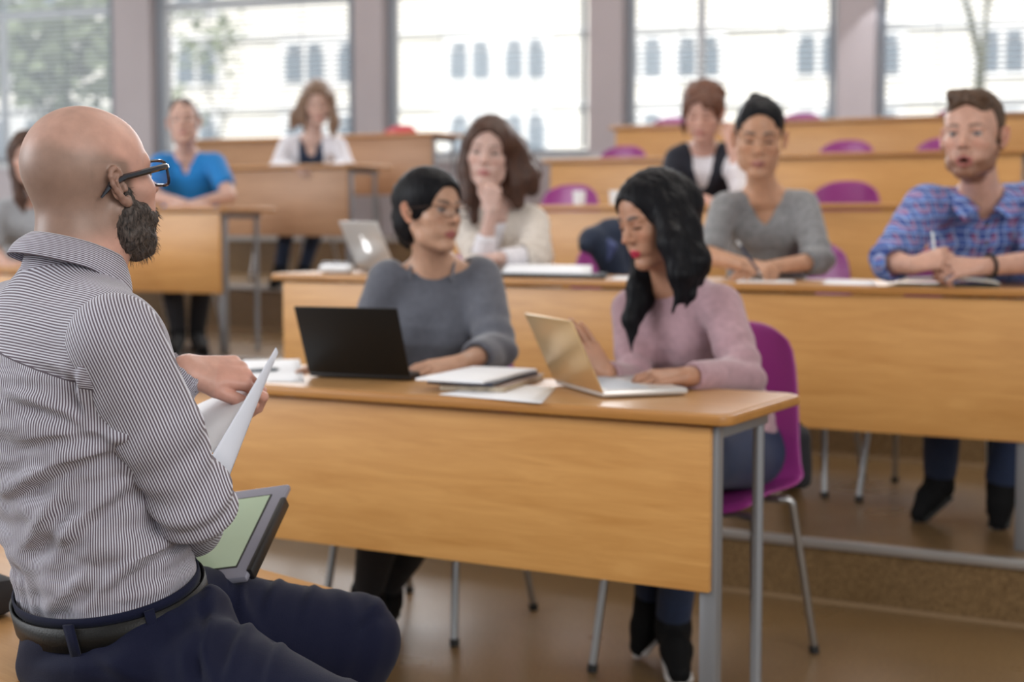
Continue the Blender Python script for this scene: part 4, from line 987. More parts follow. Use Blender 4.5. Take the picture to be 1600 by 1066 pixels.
class Person:
    def __init__(s, label, hd, nb, hips, yaw, sh, el, wr, base_z, male=False, skin=(.55, .33, .24), lip=(.45, .16, .14), brow=(.05, .03, .02), blush=0, brow_th=1, shadow=.3, lash=.6, hands=None, iris=(.10, .05, .025), extra=None):
        s.hd = hd; s.nb = A(nb); s.hips = A(hips); s.f = heading(yaw); s.r = np.array([s.f[1], -s.f[0], 0]); s.sh = [A(x) for x in sh]; s.el = [A(x) for x in el]; s.wr = [A(x) for x in wr]; s.male = male
        s.root = thing('person', label, 'person', (s.hips[0], s.hips[1], base_z)); s.bz = base_z
        k = 1.0 if male else .88; s.k = k; s.chest = s.nb * .66 + s.hips * .34 + s.f * .01; s.waist = s.nb * .30 + s.hips * .70
        b = Shape(); hd.add(b); r, f = s.r, s.f
        b.cone(hd.w(0, -.030, -.045), s.nb - f * .004, .047 * k * hd.S * 1.06, .052 * k * 1.04, .03); b.cone(hd.w(0, .012, -.075), s.nb + f * .022 - UP * .01, .036 * k, .040 * k, .03)
        b.cone(s.nb - UP * .01, s.sh[0] * .8 + s.nb * .2, .042 * k, .038 * k, .045); b.cone(s.nb - UP * .01, s.sh[1] * .8 + s.nb * .2, .042 * k, .038 * k, .045)
        b.echain([s.nb - UP * .045, s.nb * .82 + s.hips * .18 + f * .008, s.chest, s.waist, s.hips], r, [(.09 * k, .055 * k), (.15 * k, .085 * k), (.152 * k, .100 * k), (.125 * k, .09 * k), (.15 * k, .10 * k)], .04)
        for q in (-1, 1): b.cone(s.nb - UP * .028 + f * .052 * k + r * q * .012, s.sh[(1 - q) // 2] * .75 + s.nb * .25 + f * .02, .009, .009, .015)
        fine = [(hd.c - .155 * hd.S, hd.c + .155 * hd.S, .0026 if hd.c[1] < 6 else .004)]
        for i in (0, 1):
            b.cone(s.sh[i], s.el[i], .046 * k, .037 * k, .02); b.cone(s.el[i], s.wr[i], .037 * k, .025 * k, .01)
            if hands and hands[i]:
                h = dict(hands[i]); h.setdefault('S', .96 if male else .88)
                bb = add_hand(b, s.wr[i], h.pop('d'), h.pop('back'), 1 if i == 0 else -1, h.pop('curls', TYPE), **h); fine.append((*bb, .0024 if hd.c[1] < 6 else .0035))
        if extra: extra(b)
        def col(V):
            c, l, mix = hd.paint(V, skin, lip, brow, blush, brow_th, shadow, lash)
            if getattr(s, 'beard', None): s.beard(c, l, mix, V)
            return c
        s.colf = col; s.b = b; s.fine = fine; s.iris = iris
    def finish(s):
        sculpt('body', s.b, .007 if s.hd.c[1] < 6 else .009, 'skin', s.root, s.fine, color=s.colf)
        if s.hd.eyes == 'open' and s.hd.c[1] < 6: s.hd.eyeballs(s.root, s.iris)
        elif s.hd.eyes == 'open': s.hd.eyeballs(s.root, s.iris)
    def trunk(s, q, g=0.0, hem=.0, loose=1.0):
        """clothing volume over the trunk, g = extra room"""
        k = s.k; r, f = s.r, s.f; nb, hp = s.nb, s.hips
        q.echain([nb - UP * .040, nb * .84 + hp * .16 + f * .008, s.chest, s.waist + f * .0, hp + UP * .01 - UP * hem], r, [(.094 * k + g, .060 * k + g), (.158 * k + g, .096 * k + g), (.163 * k + g, .116 * k + g), (.142 * k * loose + g, .108 * k * loose + g), (.160 * k * loose + g, .118 * k * loose + g)], .04)
        for i in (0, 1): q.cone(nb - UP * .02, s.sh[i] * .85 + nb * .15, .045 * k + g, .047 * k + g, .04)
        if not s.male:
            for t in (-1, 1): q.ell(s.chest + f * (.080 * k) + r * t * .065 - UP * .005, (.055, .045, .050), None, .04)
    def sleeve(s, q, i, end, r0=.056, r1=.045, r2=.036, k=.02):
        a, e, w_ = s.sh[i], s.el[i], s.wr[i]; kk = s.k
        if end <= 1: c = a + (e - a) * end; q.cone(a, c, r0 * kk, (r0 + (r1 - r0) * end) * kk, k); d = nz(e - a); q.cone(c + d * r1 * kk * .9, e, .043 * kk, .043 * kk, .002, '-')
        else: c = e + (w_ - e) * (end - 1); q.cone(a, e, r0 * kk, r1 * kk, k); rr = (r1 + (r2 - r1) * (end - 1)) * kk; q.cone(e, c, r1 * kk, rr, .012); d = nz(w_ - e); q.cone(c + d * rr * .75, w_ + d * .1, rr * .82, rr * .82, .002, '-')
    def folds(s, amp=.004, seed=5, fr=48):
        el = s.el; f = s.f; r = s.r; ch = s.chest
        def fn(V, N):
            g = amp * .55 * wob(V, 17, seed, 3); wv = wob(V, 8, seed + 1, 2); lat = (V - ch) @ r; z = V[:, 2] - ch[2]
            g += amp * .6 * np.maximum(np.sin(fr * (z + .5 * np.abs(lat)) + 2.4 * wv), -.25) * ss(-z, -.05, .12)
            for i in (0, 1):
                d = np.linalg.norm(V - el[i], axis=1); ax = nz(el[i] - s.sh[i]); g += amp * np.exp(-(d / .09) ** 2) * np.sin(105 * ((V - el[i]) @ ax) + 2 * wv)
            return g
        return fn
    def legs(s, knees, ankles, m, toes, shoe='shoe_black', boot=False, rt=(.088, .066, .048), white=False, cuff=None):
        t = Shape(); k = s.k; r = s.r
        t.econe(s.waist - UP * .06, s.hips, r, (.135 * k, .105 * k), (.165 * k, .125 * k), .02)
        for i, q in ((0, 1), (1, -1)):
            h = s.hips + r * q * .085 * k; kn = A(knees[i]); an = A(ankles[i]); t.cone(h, kn, rt[0] * k, rt[1] * k, .04); t.cone(kn, an, rt[1] * .98 * k, rt[2] * k, .015)
        sculpt('trousers', t, .009, m, s.root, disp=lambda V, N: .004 * wob(V, 20, 9, 2))
        for i in (0, 1):
            an = A(ankles[i]); d = nz(A(toes[i]) - an); dh = nz(d * np.array([1, 1, 0])); sh = Shape(); fl = an.copy() - UP * .055; to = A(toes[i])
            sh.chain([an + UP * (.12 if boot else 0), an - UP * .03, fl - dh * .02], [.046, .044, .034], .015); sh.chain([fl, fl * .5 + to * .5 + UP * .012, to], [.040, .038, .028], .02)
            so_ = sculpt('boot' if boot and not white else 'shoe', sh, .006, shoe, s.root)
            q = Shape(); q.chain([fl - dh * .035 - UP * .028, fl * .5 + to * .5 - UP * .024, to - UP * .02 + dh * .008], [.016, .015, .014], .01)
            q.econe(fl - UP * .03 - dh * .03, to - UP * .018, np.cross(dh, UP), (.034, .014), (.036, .012), .01); sculpt('sole', q, .005, 'sole_white' if white else 'rubber', so_)
def vcut(q, nb, f, w_, dep, up0=.03, wb=.008):
    for o in (.035, .065, .095, .125): q.cone(nb + UP * up0 + f * o, nb - UP * dep + f * (o + .02), w_, wb, .004, '-')
def cap_hair(q, hd, inf=.010, hair_z=.060, back=True, cut_y=.104, nape=-.075, side=.066):
    E = lambda c, r, k=.012, op='+': q.ell(hd.w(*c), np.array([r[0] * hd.wide, r[1], r[2]]) * hd.S, hd.R, k * hd.S, op)
    E((0, -.014, .038), (.0745 + inf, .096 + inf, .084 + inf)); E((0, .022, .045), (.064 + inf, .060 + inf, .054 + inf), .02)
    if back: E((0, -.050, -.030), (.062 + inf, .055 + inf, .058 + inf), .02)
    return lambda: (E((0, cut_y, hair_z - .080), (side, .075, .085), .008, '-'), E((0, .045, -.085), (.085, .075, .075), .01, '-'), E((0, .02, -.150), (.12, .12, .150 + nape), .01, '-') if nape > -.2 else None)
def strand(amp=.0022, sc=230, seed=3, stretch=.12):
    def fn(V, N): Vq = V * np.array([1, 1, stretch]); return amp * .7 * wob(Vq, sc, seed, 2) + amp * .45 * wob(Vq, 60, seed + 2, 2)
    return fn
GS = None
# ---------------------------------------------------------------- woman in the pink sweater
def pink():
    hd = Head(W(1023, 342, 3.80), 212, -16, -3, .955, eyes='down', wide=.97, nose=.95)
    p = Person('woman with long black hair in a dusty pink sweater at the pale gold laptop', hd, W(1052, 437, 3.86), W(1140, 706, 4.02), 228,
        [W(985, 484, 3.98), W(1127, 480, 3.74)], [W(992, 600, 3.80), W(1162, 588, 3.60)], [W(946, 584, 3.58), W(1074, 588, 3.43)], 0,
        skin=(.44, .225, .14), lip=(.50, .03, .07), brow=(.012, .008, .008), brow_th=1.4, shadow=.55, lash=1, blush=.1,
        hands=[dict(d=(-.55, -.15, .8), back=(.3, -.9, .2), curls=FLAT), dict(d=(-.97, -.15, .02), back=(0, -.35, 1), curls=[(22, 42, 20), (26, 44, 22), (28, 44, 22), (32, 42, 22)], spread=.09)])
    p.finish(); q = Shape(); p.trunk(q, .006, .035, 1.12); p.sleeve(q, 0, 1.88, .058, .050, .036); p.sleeve(q, 1, 1.86, .060, .054, .036)
    q.ell(p.nb + UP * .028 + p.f * .012, np.array([.082, .070, .052]), frame(p.f), .006, '-')
    sculpt('sweater', q, .0065, 'knit_pink', p.root, disp=p.folds(.0055, 5, 34))
    h = Shape(); cut = cap_hair(h, hd, .009, .070, nape=-.3)
    h.chain([hd.w(-.070, -.02, .02), W(1066, 360, 3.74), W(1086, 410, 3.70), W(1092, 440, 3.70)], [.038, .042, .036, .012], .03)
    h.chain([hd.w(-.02, -.08, .02), W(1060, 350, 3.88), W(1076, 420, 3.84), W(1074, 455, 3.82)], [.055, .050, .040, .014], .03)
    h.chain([hd.w(-.070, .02, .03), W(1050, 380, 3.68), W(1064, 430, 3.66), W(1068, 470, 3.66)], [.028, .032, .028, .008], .02)
    cut()
    h.chain([hd.w(.066, .0, .02), W(1000, 395, 3.86), W(994, 450, 3.84), W(984, 500, 3.82), W(987, 550, 3.80)], [.024, .022, .024, .017, .003], .02)
    h.chain([hd.w(.060, -.02, -.03), W(1014, 420, 3.86), W(1006, 470, 3.84), W(990, 520, 3.82)], [.03, .028, .022, .006], .02)
    h.chain([W(1060, 420, 3.66), W(1062, 460, 3.66), W(1050, 490, 3.66)], [.018, .010, .003], .012); h.chain([W(1085, 425, 3.68), W(1082, 462, 3.67), W(1070, 482, 3.67)], [.018, .009, .003], .012)
    sculpt('hair', h, .0042, 'hair_black', p.root, disp=strand(.0028))
    kn = [A(WZ(1005, 760, .50)) + 0, A(WZ(1075, 775, .49))]; p.legs([W(1010, 700, 3.62), W(1085, 725, 3.50)], [W(1018, 930, 3.90), W(1052, 962, 3.80)], 'jeans', [WZ(1000, 1010, .035), WZ(1062, 1052, .03)], white=True, boot=True, rt=(.098, .072, .05))
    return p
pink()
def grey():
    hd = Head(W(671, 331, 4.05), -42, 2, 3, .91, eyes='open', nose=.95, gaze=(.25, -.05))
    p = Person('woman in glasses and a slate grey sweater behind the black laptop', hd, W(680, 416, 4.12), W(690, 690, 4.28), -97,
        [W(606, 440, 4.12), W(750, 436, 4.14)], [W(566, 545, 4.12), W(776, 545, 3.98)], [W(562, 574, 3.86), W(722, 567, 3.72)], 0,
        skin=(.50, .29, .195), lip=(.36, .11, .10), brow=(.02, .014, .012), shadow=.4, lash=.9, brow_th=1.1,
        hands=[dict(d=(-.96, -.25, .05), back=(0, -.3, 1), curls=FLAT), dict(d=(-.93, -.30, -.08), back=(.1, -.35, .95), curls=[(12, 20, 12), (14, 22, 12), (16, 24, 12), (18, 26, 14)], spread=.08)])
    p.finish(); q = Shape(); p.trunk(q, .008, .03, 1.2); p.sleeve(q, 0, 1.62, .066, .056, .045); p.sleeve(q, 1, 1.55, .068, .058, .046)
    q.ell(p.nb + UP * .018 + p.f * .010, np.array([.100, .075, .048]), frame(p.f), .006, '-')
    sculpt('sweater', q, .0065, 'knit_grey', p.root, disp=p.folds(.0055, 15, 26))
    h = Shape(); cut = cap_hair(h, hd, .012, .068, nape=-.08); cut()
    h.chain([hd.w(.03, -.09, .04), W(628, 300, 4.13), W(627, 340, 4.14), W(633, 372, 4.14), W(637, 388, 4.13)], [.022, .024, .026, .018, .006], .012)
    sculpt('hair', h, .0042, 'hair_black', p.root, disp=strand(.0018))
    M['wire'] = mat('thin_dark_wire', (.06, .04, .035), .3, .7)
    glasses(hd, p.root, 'wire', .0022, .066, .0175, y=.112, z=-.002, rnd_=.02, lens='lens_clear')
    c = MB()
    for sx in (-1, 1): c.tube([Vector(p.nb + p.r * sx * .052 + UP * .030 - p.f * .01), Vector(p.nb + p.r * sx * .058 + p.f * .045 + UP * .0), Vector(p.nb + p.r * sx * .055 + p.f * .07 - UP * .035)], .0035, 6)
    c.build('strap', 'knit_grey', p.root, world=True)
    p.legs([W(600, 800, 3.85), W(700, 770, 3.85)], [W(574, 925, 4.05), W(604, 915, 4.20)], 'black_cloth', [WZ(552, 982, .035), WZ(590, 972, .035)])
M['lens_clear'] = M['lens'].copy(); M['lens_clear'].name = 'clear_lens'
for n_ in M['lens_clear'].node_tree.nodes:
    if n_.type == 'BSDF_TRANSPARENT': n_.inputs[0].default_value = (.97, .97, .97, 1)
    if n_.type == 'MIX_SHADER': n_.inputs[0].default_value = .06
grey()
def vneck():
    hd = Head(W(1186, 214, 5.05), -99, -12, 2, 1.07, eyes='down', nose=1.05, wide=.96, ear=.7)
    p = Person('woman with dark hair pinned up in a marl grey v-neck top, writing with a pen', hd, W(1192, 303, 5.15), W(1200, 470, 5.30), -92,
        [W(1132, 324, 5.12), W(1256, 322, 5.12)], [W(1108, 400, 4.98), W(1280, 408, 4.98)], [W(1160, 413, 4.84), W(1208, 417, 4.86)], .18,
        skin=(.50, .27, .165), lip=(.42, .17, .14), brow=(.04, .025, .02), brow_th=1.3, shadow=.5, lash=1,
        hands=[dict(d=(.93, -.25, -.12), back=(0, -.5, .9), curls=[(35, 55, 30), (42, 60, 30), (48, 62, 30), (52, 62, 30)]), dict(d=(-.95, -.1, -.1), back=(0, -.3, 1), curls=RELAX)])
    p.finish(); q = Shape(); p.trunk(q, .004, .02, 1.0); p.sleeve(q, 0, .88, .056, .050, .04); p.sleeve(q, 1, 1.22, .058, .054, .048)
    nb, f, r = p.nb, p.f, p.r
    q.ell(nb + UP * .030 + f * .006, np.array([.078, .062, .050]), frame(f), .005, '-'); vcut(q, nb, f, .072, .112)
    sculpt('top', q, .0075, 'knit_marl', p.root, disp=p.folds(.0045, 25))
    h = Shape(); cut = cap_hair(h, hd, .003, .076, nape=-.04, side=.070); cut(); h.ell(hd.w(.0, -.070, .096), np.array([.036, .034, .022]), hd.R, .015); h.ell(hd.w(.02, -.055, .112), np.array([.020, .020, .016]), hd.R, .01)
    sculpt('hair', h, .005, 'hair_black', p.root, disp=strand(.003, 160, 5, .8))
    p.legs([W(1150, 560, 4.95), W(1240, 560, 4.9)], [W(1165, 690, 5.2), W(1240, 690, 5.2)], 'black_cloth', [WZ(1160, 745, .21), WZ(1235, 750, .21)])
    pn = thing('pen', 'dark blue pen held by the woman in the grey v-neck top', 'pen', (0, 0, 0)); a = W(1152, 377, 4.80); b_ = W(1190, 431, 4.74); pn.location = b_
    MB().tube([b_ + (a - b_) * .12, b_ + (a - b_) * .85], .0045, 10).build('barrel', 'navy_cloth', pn, world=True); MB().tube([b_, b_ + (a - b_) * .12], [.001, .0042], 10).build('tip', 'chrome', pn, world=True); MB().tube([b_ + (a - b_) * .85, a], .0048, 10).build('cap', 'chrome', pn, world=True)
vneck()
def plaidman():
    hd = Head(W(1520, 212, 4.55), -121, 0, 0, 1.08, female=False, eyes='open', mouth='open', jaw=1.0, nose=1.05, gaze=(-.1, .02))
    p = Person('bearded man in a blue and red plaid shirt with his mouth open', hd, W(1535, 312, 4.66), W(1560, 500, 4.95), -100,
        [W(1446, 322, 4.66), W(1618, 318, 4.66)], [W(1391, 408, 4.50), W(1632, 408, 4.46)], [W(1425, 415, 4.40), W(1532, 417, 4.38)], .18, male=True,
        skin=(.58, .33, .245), lip=(.42, .13, .12), brow=(.13, .07, .045), brow_th=1.15, blush=.2, shadow=.3, iris=(.07, .085, .10),
        hands=[dict(d=(.80, -.35, .25), back=(-.5, -.6, .6), curls=[(50, 75, 40), (55, 78, 40), (60, 80, 40), (62, 80, 40)]), dict(d=(-.96, -.2, .0), back=(.1, -.75, .65), curls=[(35, 55, 30), (40, 60, 32), (44, 62, 34), (48, 62, 34)])])
    def beard(c, l, mix, V):
        x, y, z = l.T; ax = np.abs(x); n = wob(V, 150, 2, 2) * .004
        m_ = (1 - ss(z + n, -.075 - .2 * (y - .07), -.060 - .2 * (y - .07))) * ss(z, -.135, -.118) * (y > .0) * (y < .12)
        jaw = (1 - ss(z + n + .75 * (y - .02), -.050, -.030)) * (y > -.005) * (y < .12) * (z > -.13)
        lipm = (1 - ss(np.sqrt((x / .026) ** 2 + ((z + .072) / .016) ** 2), .8, 1.1)); mix(np.maximum(m_, jaw) * .85 * (1 - lipm * .6), (.20, .085, .045))
        mix(np.exp(-((z + .052) / .006) ** 2) * (ax < .026) * (y > .075) * .65, (.26, .12, .07))
    p.beard = beard; p.finish(); q = Shape(); p.trunk(q, .010, .02, 1.05); p.sleeve(q, 0, 1.12, .066, .058, .058); p.sleeve(q, 1, 1.18, .066, .060, .056)
    nb, f, r = p.nb, p.f, p.r
    q.ell(nb + UP * .040 + f * .006, np.array([.070, .062, .060]), frame(f), .005, '-'); vcut(q, nb, f, .040, .075)
    so_ = sculpt('shirt', q, .0075, 'plaid', p.root, disp=p.folds(.006, 35, 40))
    for sx in (-1, 1):
        A_ = nb + r * sx * .058 + UP * .046 - f * .012; B_ = nb + r * sx * .020 + f * .112 - UP * .030; C_ = nb + r * sx * .066 + f * .132 - UP * .066; D_ = nb + r * sx * .100 + f * .030 + UP * .012
        P = []
        for i in range(9):
            u = i / 8; row = []
            for j in range(5): v = j / 4; p_ = (A_ * (1 - u) + B_ * u) * (1 - v) + (D_ * (1 - u) + C_ * u) * v; row.append(Vector(p_ + f * .014 * math.sin(u * math.pi) + r * sx * .012 * math.sin(u * math.pi) + UP * .008 * math.sin(v * math.pi)))
            P.append(row)
        MB().sheet(P).build('collar', 'plaid', p.root, solid=.006, world=True)
    bt = MB()
    for k_ in range(3): c0 = nb + f * (.118 + .010 * k_) - UP * (.075 + .055 * k_); bt.tube([Vector(c0), Vector(c0 + f * .004)], .006, 10)
    bt.build('button', 'black', p.root, world=True)
    h = Shape(); E = lambda c, r_, k=.012, op='+': h.ell(hd.w(*c), np.array(r_) * hd.S, hd.R, k, op)
    E((0, -.016, .044), (.079, .100, .086)); E((0, .045, .084), (.054, .046, .030), .02); E((0, -.05, -.02), (.066, .055, .05), .02)
    E((0, .120, .012), (.066, .072, .080), .006, '-'); E((0, .03, -.095), (.10, .09, .085), .008, '-'); E((0, -.02, -.125), (.10, .12, .07), .008, '-')
    for q_ in (-1, 1): E((q_ * .087, -.008, -.010), (.022, .024, .030), .004, '-')
    for i in range(9): h.chain([hd.w(-.040 + .0100 * i, .040, .098), hd.w(-.042 + .0105 * i, .068, .102 + .004 * (i % 2)), hd.w(-.034 + .0100 * i, .070, .110)], [.014, .013, .008], .014)
    sculpt('hair', h, .0045, 'hair_short', p.root, disp=strand(.0030, 180, 6, .7))
    bp_ = p.wr[1] * .86 + p.el[1] * .14; ax = Vector(nz(p.wr[1] - p.el[1])); u = ax.orthogonal().normalized(); w2 = ax.cross(u)
    MB().tube([Vector(bp_) + (u * math.cos(a_) + w2 * math.sin(a_)) * .0325 for a_ in [2 * math.pi * i / 20 for i in range(22)]], .0055, 8, False).build('bracelet', 'black', p.root, world=True)
    p.legs([W(1475, 610, 4.55), W(1600, 610, 4.55)], [W(1468, 735, 4.80), W(1566, 745, 4.65)], 'jeans', [WZ(1436, 803, .215), WZ(1560, 815, .215)], boot=True)
    a = W(1457, 362, 4.42); b_ = W(1463, 425, 4.40); pn = thing('pen', 'slim pen standing in the clasped hands of the plaid-shirt man', 'pen', b_)
    MB().tube([b_ + (a - b_) * .1, a], .004, 10).build('barrel', 'chrome', pn, world=True); MB().tube([b_, b_ + (a - b_) * .1], [.001, .004], 10).build('tip', 'black', pn, world=True)
plaidman()
def cream():
    hd = Head(W(764, 240, 5.50), -97, -1, 5, 1.02, eyes='open', gaze=(.1, 0))
    p = Person('woman with long brown hair in a cream cardigan resting her chin on her hand', hd, W(778, 328, 5.62), W(800, 460, 5.80), -95,
        [W(722, 350, 5.60), W(832, 350, 5.60)], [W(752, 410, 5.35), W(838, 400, 5.45)], [W(768, 330, 5.32), W(778, 404, 5.30)], .18,
        skin=(.60, .40, .34), lip=(.50, .20, .19), brow=(.12, .07, .05), blush=.15, iris=(.10, .08, .06),
        hands=[dict(d=(-.02, -.05, 1), back=(-.2, -.9, .1), curls=FIST), dict(d=(-1, -.1, 0), back=(0, -.3, 1), curls=RELAX)])
    p.finish(); q = Shape(); p.trunk(q, .016, .02, 1.2); p.sleeve(q, 1, 1.3, .066, .064, .06); p.sleeve(q, 0, 1.02, .060, .062, .05)
    nb, f, r = p.nb, p.f, p.r; q.ell(nb + UP * .03 + f * .01, np.array([.075, .06, .055]), frame(f), .006, '-'); vcut(q, nb, f, .050, .13, wb=.02)
    sculpt('cardigan', q, .009, 'cream', p.root, disp=p.folds(.008, 45, 30))
    u = Shape(); p.trunk(u, .0, .0, 1.0); u.ell(nb + UP * .035 + f * .012, np.array([.075, .062, .055]), frame(f), .005, '-'); p.sleeve(u, 1, 1.85, .048, .048, .036); p.sleeve(u, 0, 1.45, .046, .046, .042)
    sculpt('blouse', u, .009, 'cotton_white', p.root, disp=p.folds(.004, 46))
    h = Shape(); cut = cap_hair(h, hd, .014, .072, nape=-.3)
    h.chain([hd.w(-.065, -.02, .04), W(802, 245, 5.55), W(822, 280, 5.55), W(832, 296, 5.55)], [.04, .052, .046, .022], .03); h.chain([hd.w(-.05, -.03, .0), W(800, 290, 5.52), W(810, 318, 5.52)], [.04, .04, .02], .03); h.chain([hd.w(-.03, -.06, .06), W(804, 232, 5.60), W(834, 272, 5.60)], [.05, .044, .030], .03)
    cut()
    h.chain([hd.w(.072, .0, .03), W(730, 265, 5.50), W(736, 310, 5.48), W(742, 345, 5.46)], [.032, .034, .034, .016], .02)
    sculpt('hair', h, .006, 'hair_brown', p.root, disp=strand(.004, 120, 8, .3))
    p.legs([W(755, 540, 5.30), W(845, 540, 5.30)], [W(765, 620, 5.60), W(840, 620, 5.60)], 'black_cloth', [WZ(760, 680, .215), WZ(835, 680, .215)])
cream()
def vest():
    hd = Head(W(1099, 174, 6.84), -108, -22, 4, 1.02, eyes='down')
    p = Person('woman with a curly brown updo in a black vest over a white shirt', hd, W(1099, 232, 6.99), W(1095, 330, 7.14), -98,
        [W(1056, 250, 6.99), W(1142, 250, 6.99)], [W(1040, 300, 6.86), W(1158, 296, 6.76)], [W(1076, 306, 6.64), W(1145, 238, 6.76)], .45,
        skin=(.60, .36, .29), lip=(.50, .19, .17), brow=(.12, .06, .04), hands=[dict(d=(.8, -.5, -.1), back=(0, -.3, 1), curls=RELAX), dict(d=(-.15, 0, 1), back=(.5, -.8, 0), curls=RELAX)])
    p.finish(); nb, f, r = p.nb, p.f, p.r; u = Shape(); p.trunk(u, .003, .02, 1.0); u.ell(nb + UP * .04 + f * .012, np.array([.058, .055, .050]), frame(f), .005, '-'); p.sleeve(u, 1, 1.6, .056, .052, .044)
    sculpt('shirt', u, .010, 'cotton_white', p.root, disp=p.folds(.005, 55))
    q = Shape(); p.trunk(q, .013, .02, 1.05); p.sleeve(q, 0, 1.85, .062, .054, .042); vcut(q, nb, f, .060, .24, wb=.012); q.ell(nb + UP * .04, np.array([.075, .075, .055]), frame(f), .005, '-')
    sculpt('vest', q, .010, 'vest', p.root, disp=p.folds(.005, 56))
    h = Shape(); cut = cap_hair(h, hd, .016, .066, nape=-.06); cut(); rn = random.Random(3)
    for i in range(26): a, e = rn.uniform(0, 6.28), rn.uniform(.2, 1.3); h.ell(hd.w(.092 * math.cos(a) * math.cos(e * .8), -.02 + .092 * math.sin(a) * math.cos(e * .8), .040 + .060 * math.sin(e)), (rn.uniform(.018, .030),) * 3, None, .006)
    h.chain([hd.w(.080, .02, .02), hd.w(.082, .03, -.06), hd.w(.075, .035, -.11)], [.014, .012, .004], .01)
    sculpt('hair', h, .007, 'hair_chestnut', p.root, disp=strand(.005, 90, 9, 1))
    p.legs([W(1060, 390, 6.84), W(1130, 390, 6.84)], [W(1065, 440, 7.04), W(1130, 440, 7.04)], 'black_cloth', [WZ(1060, 565, .49), WZ(1130, 565, .49)])
vest()
def blueman():
    hd = Head(W(287, 190, 8.37), -84, 2, -3, 1.02, female=False, eyes='open')
    p = Person('man with short brown hair in a bright blue short-sleeved shirt leaning on the left desk', hd, W(291, 244, 8.47), W(300, 355, 8.62), -82,
        [W(252, 258, 8.44), W(336, 256, 8.44)], [W(238, 306, 8.27), W(358, 306, 8.27)], [W(290, 319, 8.08), W(296, 321, 8.10)], .45, male=True,
        skin=(.60, .38, .31), lip=(.46, .2, .18), brow=(.12, .07, .05), hands=[dict(d=(.95, -.1, 0), back=(0, -.3, 1), curls=RELAX), dict(d=(-.95, -.1, 0), back=(0, -.3, 1), curls=RELAX)])
    p.finish(); nb, f, r = p.nb, p.f, p.r; q = Shape(); p.trunk(q, .006, .02, 1.0); p.sleeve(q, 0, .62, .062, .056, .05); p.sleeve(q, 1, .62, .062, .056, .05)
    q.ell(nb + UP * .04 + f * .006, np.array([.066, .060, .055]), frame(f), .005, '-'); vcut(q, nb, f, .046, .12); sculpt('shirt', q, .010, 'blue', p.root, disp=p.folds(.007, 65))
    pl = MB().sheet([[Vector(nb + r * (-.012 + .05 * t) * 1 + f * (.088 + .045 * t) - UP * (-.0 + .105 * (1 - t) + .0)) for t in (0, .5, 1)], [Vector(nb + r * (.006 + .05 * t) + f * (.090 + .045 * t) - UP * (.0 + .115 * (1 - t))) for t in (0, .5, 1)]])
    h = Shape(); E = lambda c, r_, k=.012, op='+': h.ell(hd.w(*c), np.array(r_) * hd.S, hd.R, k, op)
    E((0, -.016, .042), (.079, .099, .084)); E((0, -.05, -.02), (.066, .055, .05), .02); E((0, .110, -.012), (.066, .075, .086), .006, '-'); E((0, .03, -.095), (.10, .09, .085), .008, '-'); E((0, -.02, -.125), (.10, .12, .07), .008, '-')
    sculpt('hair', h, .007, 'hair_brown', p.root, disp=strand(.004, 120, 6, .7))
    p.legs([W(262, 398, 8.20), W(322, 398, 8.20)], [W(278, 515, 8.22), W(308, 515, 8.32)], 'black_cloth', [WZ(270, 550, .49), WZ(318, 548, .49)])
blueman()
def white():
    hd = Head(W(497, 160, 9.79), -84, -20, -4, 1.08, eyes='down')
    p = Person('woman in a white cardigan over a navy top, writing in the left block', hd, W(487, 214, 9.92), W(487, 300, 10.09), -88,
        [W(448, 228, 9.89), W(528, 228, 9.89)], [W(434, 262, 9.77), W(542, 262, 9.77)], [W(462, 264, 9.57), W(515, 265, 9.57)], .725,
        skin=(.60, .40, .33), lip=(.5, .2, .18), brow=(.14, .09, .06), hands=[dict(d=(.6, -.7, 0), back=(0, -.3, 1), curls=RELAX), dict(d=(-.7, -.6, 0), back=(0, -.3, 1), curls=RELAX)])
    p.finish(); nb, f, r = p.nb, p.f, p.r; u = Shape(); p.trunk(u, .003, .02, 1.0); u.ell(nb + UP * .02 + f * .015, np.array([.08, .075, .06]), frame(f), .005, '-'); vcut(u, nb, f, .06, .10, wb=.03); sculpt('top', u, .011, 'navy_cloth', p.root)
    q = Shape(); p.trunk(q, .013, .02, 1.08); p.sleeve(q, 0, 1.85, .062, .056, .044); p.sleeve(q, 1, 1.85, .062, .056, .044); q.ell(nb + UP * .03 + f * .01, np.array([.075, .07, .06]), frame(f), .005, '-'); vcut(q, nb, f, .070, .30, wb=.08)
    sculpt('cardigan', q, .011, 'cotton_white', p.root, disp=p.folds(.007, 75))
    h = Shape(); cut = cap_hair(h, hd, .014, .070, nape=-.3); h.chain([hd.w(-.07, -.01, .03), W(520, 190, 9.75), W(520, 212, 9.73)], [.036, .040, .018], .03); h.chain([hd.w(.06, -.05, .02), W(466, 182, 9.89), W(455, 200, 9.89)], [.05, .05, .02], .03); cut()
    h.chain([hd.w(.076, .0, .03), W(474, 185, 9.77), W(478, 205, 9.75)], [.026, .028, .012], .02)
    sculpt('hair', h, .008, 'hair_blond', p.root, disp=strand(.005, 100, 12, .3))
    p.legs([W(455, 322, 9.86), W(505, 322, 9.86)], [W(438, 420, 9.82), W(475, 420, 9.87)], 'navy_cloth', [WZ(428, 443, .765), WZ(470, 440, .765)])
white()
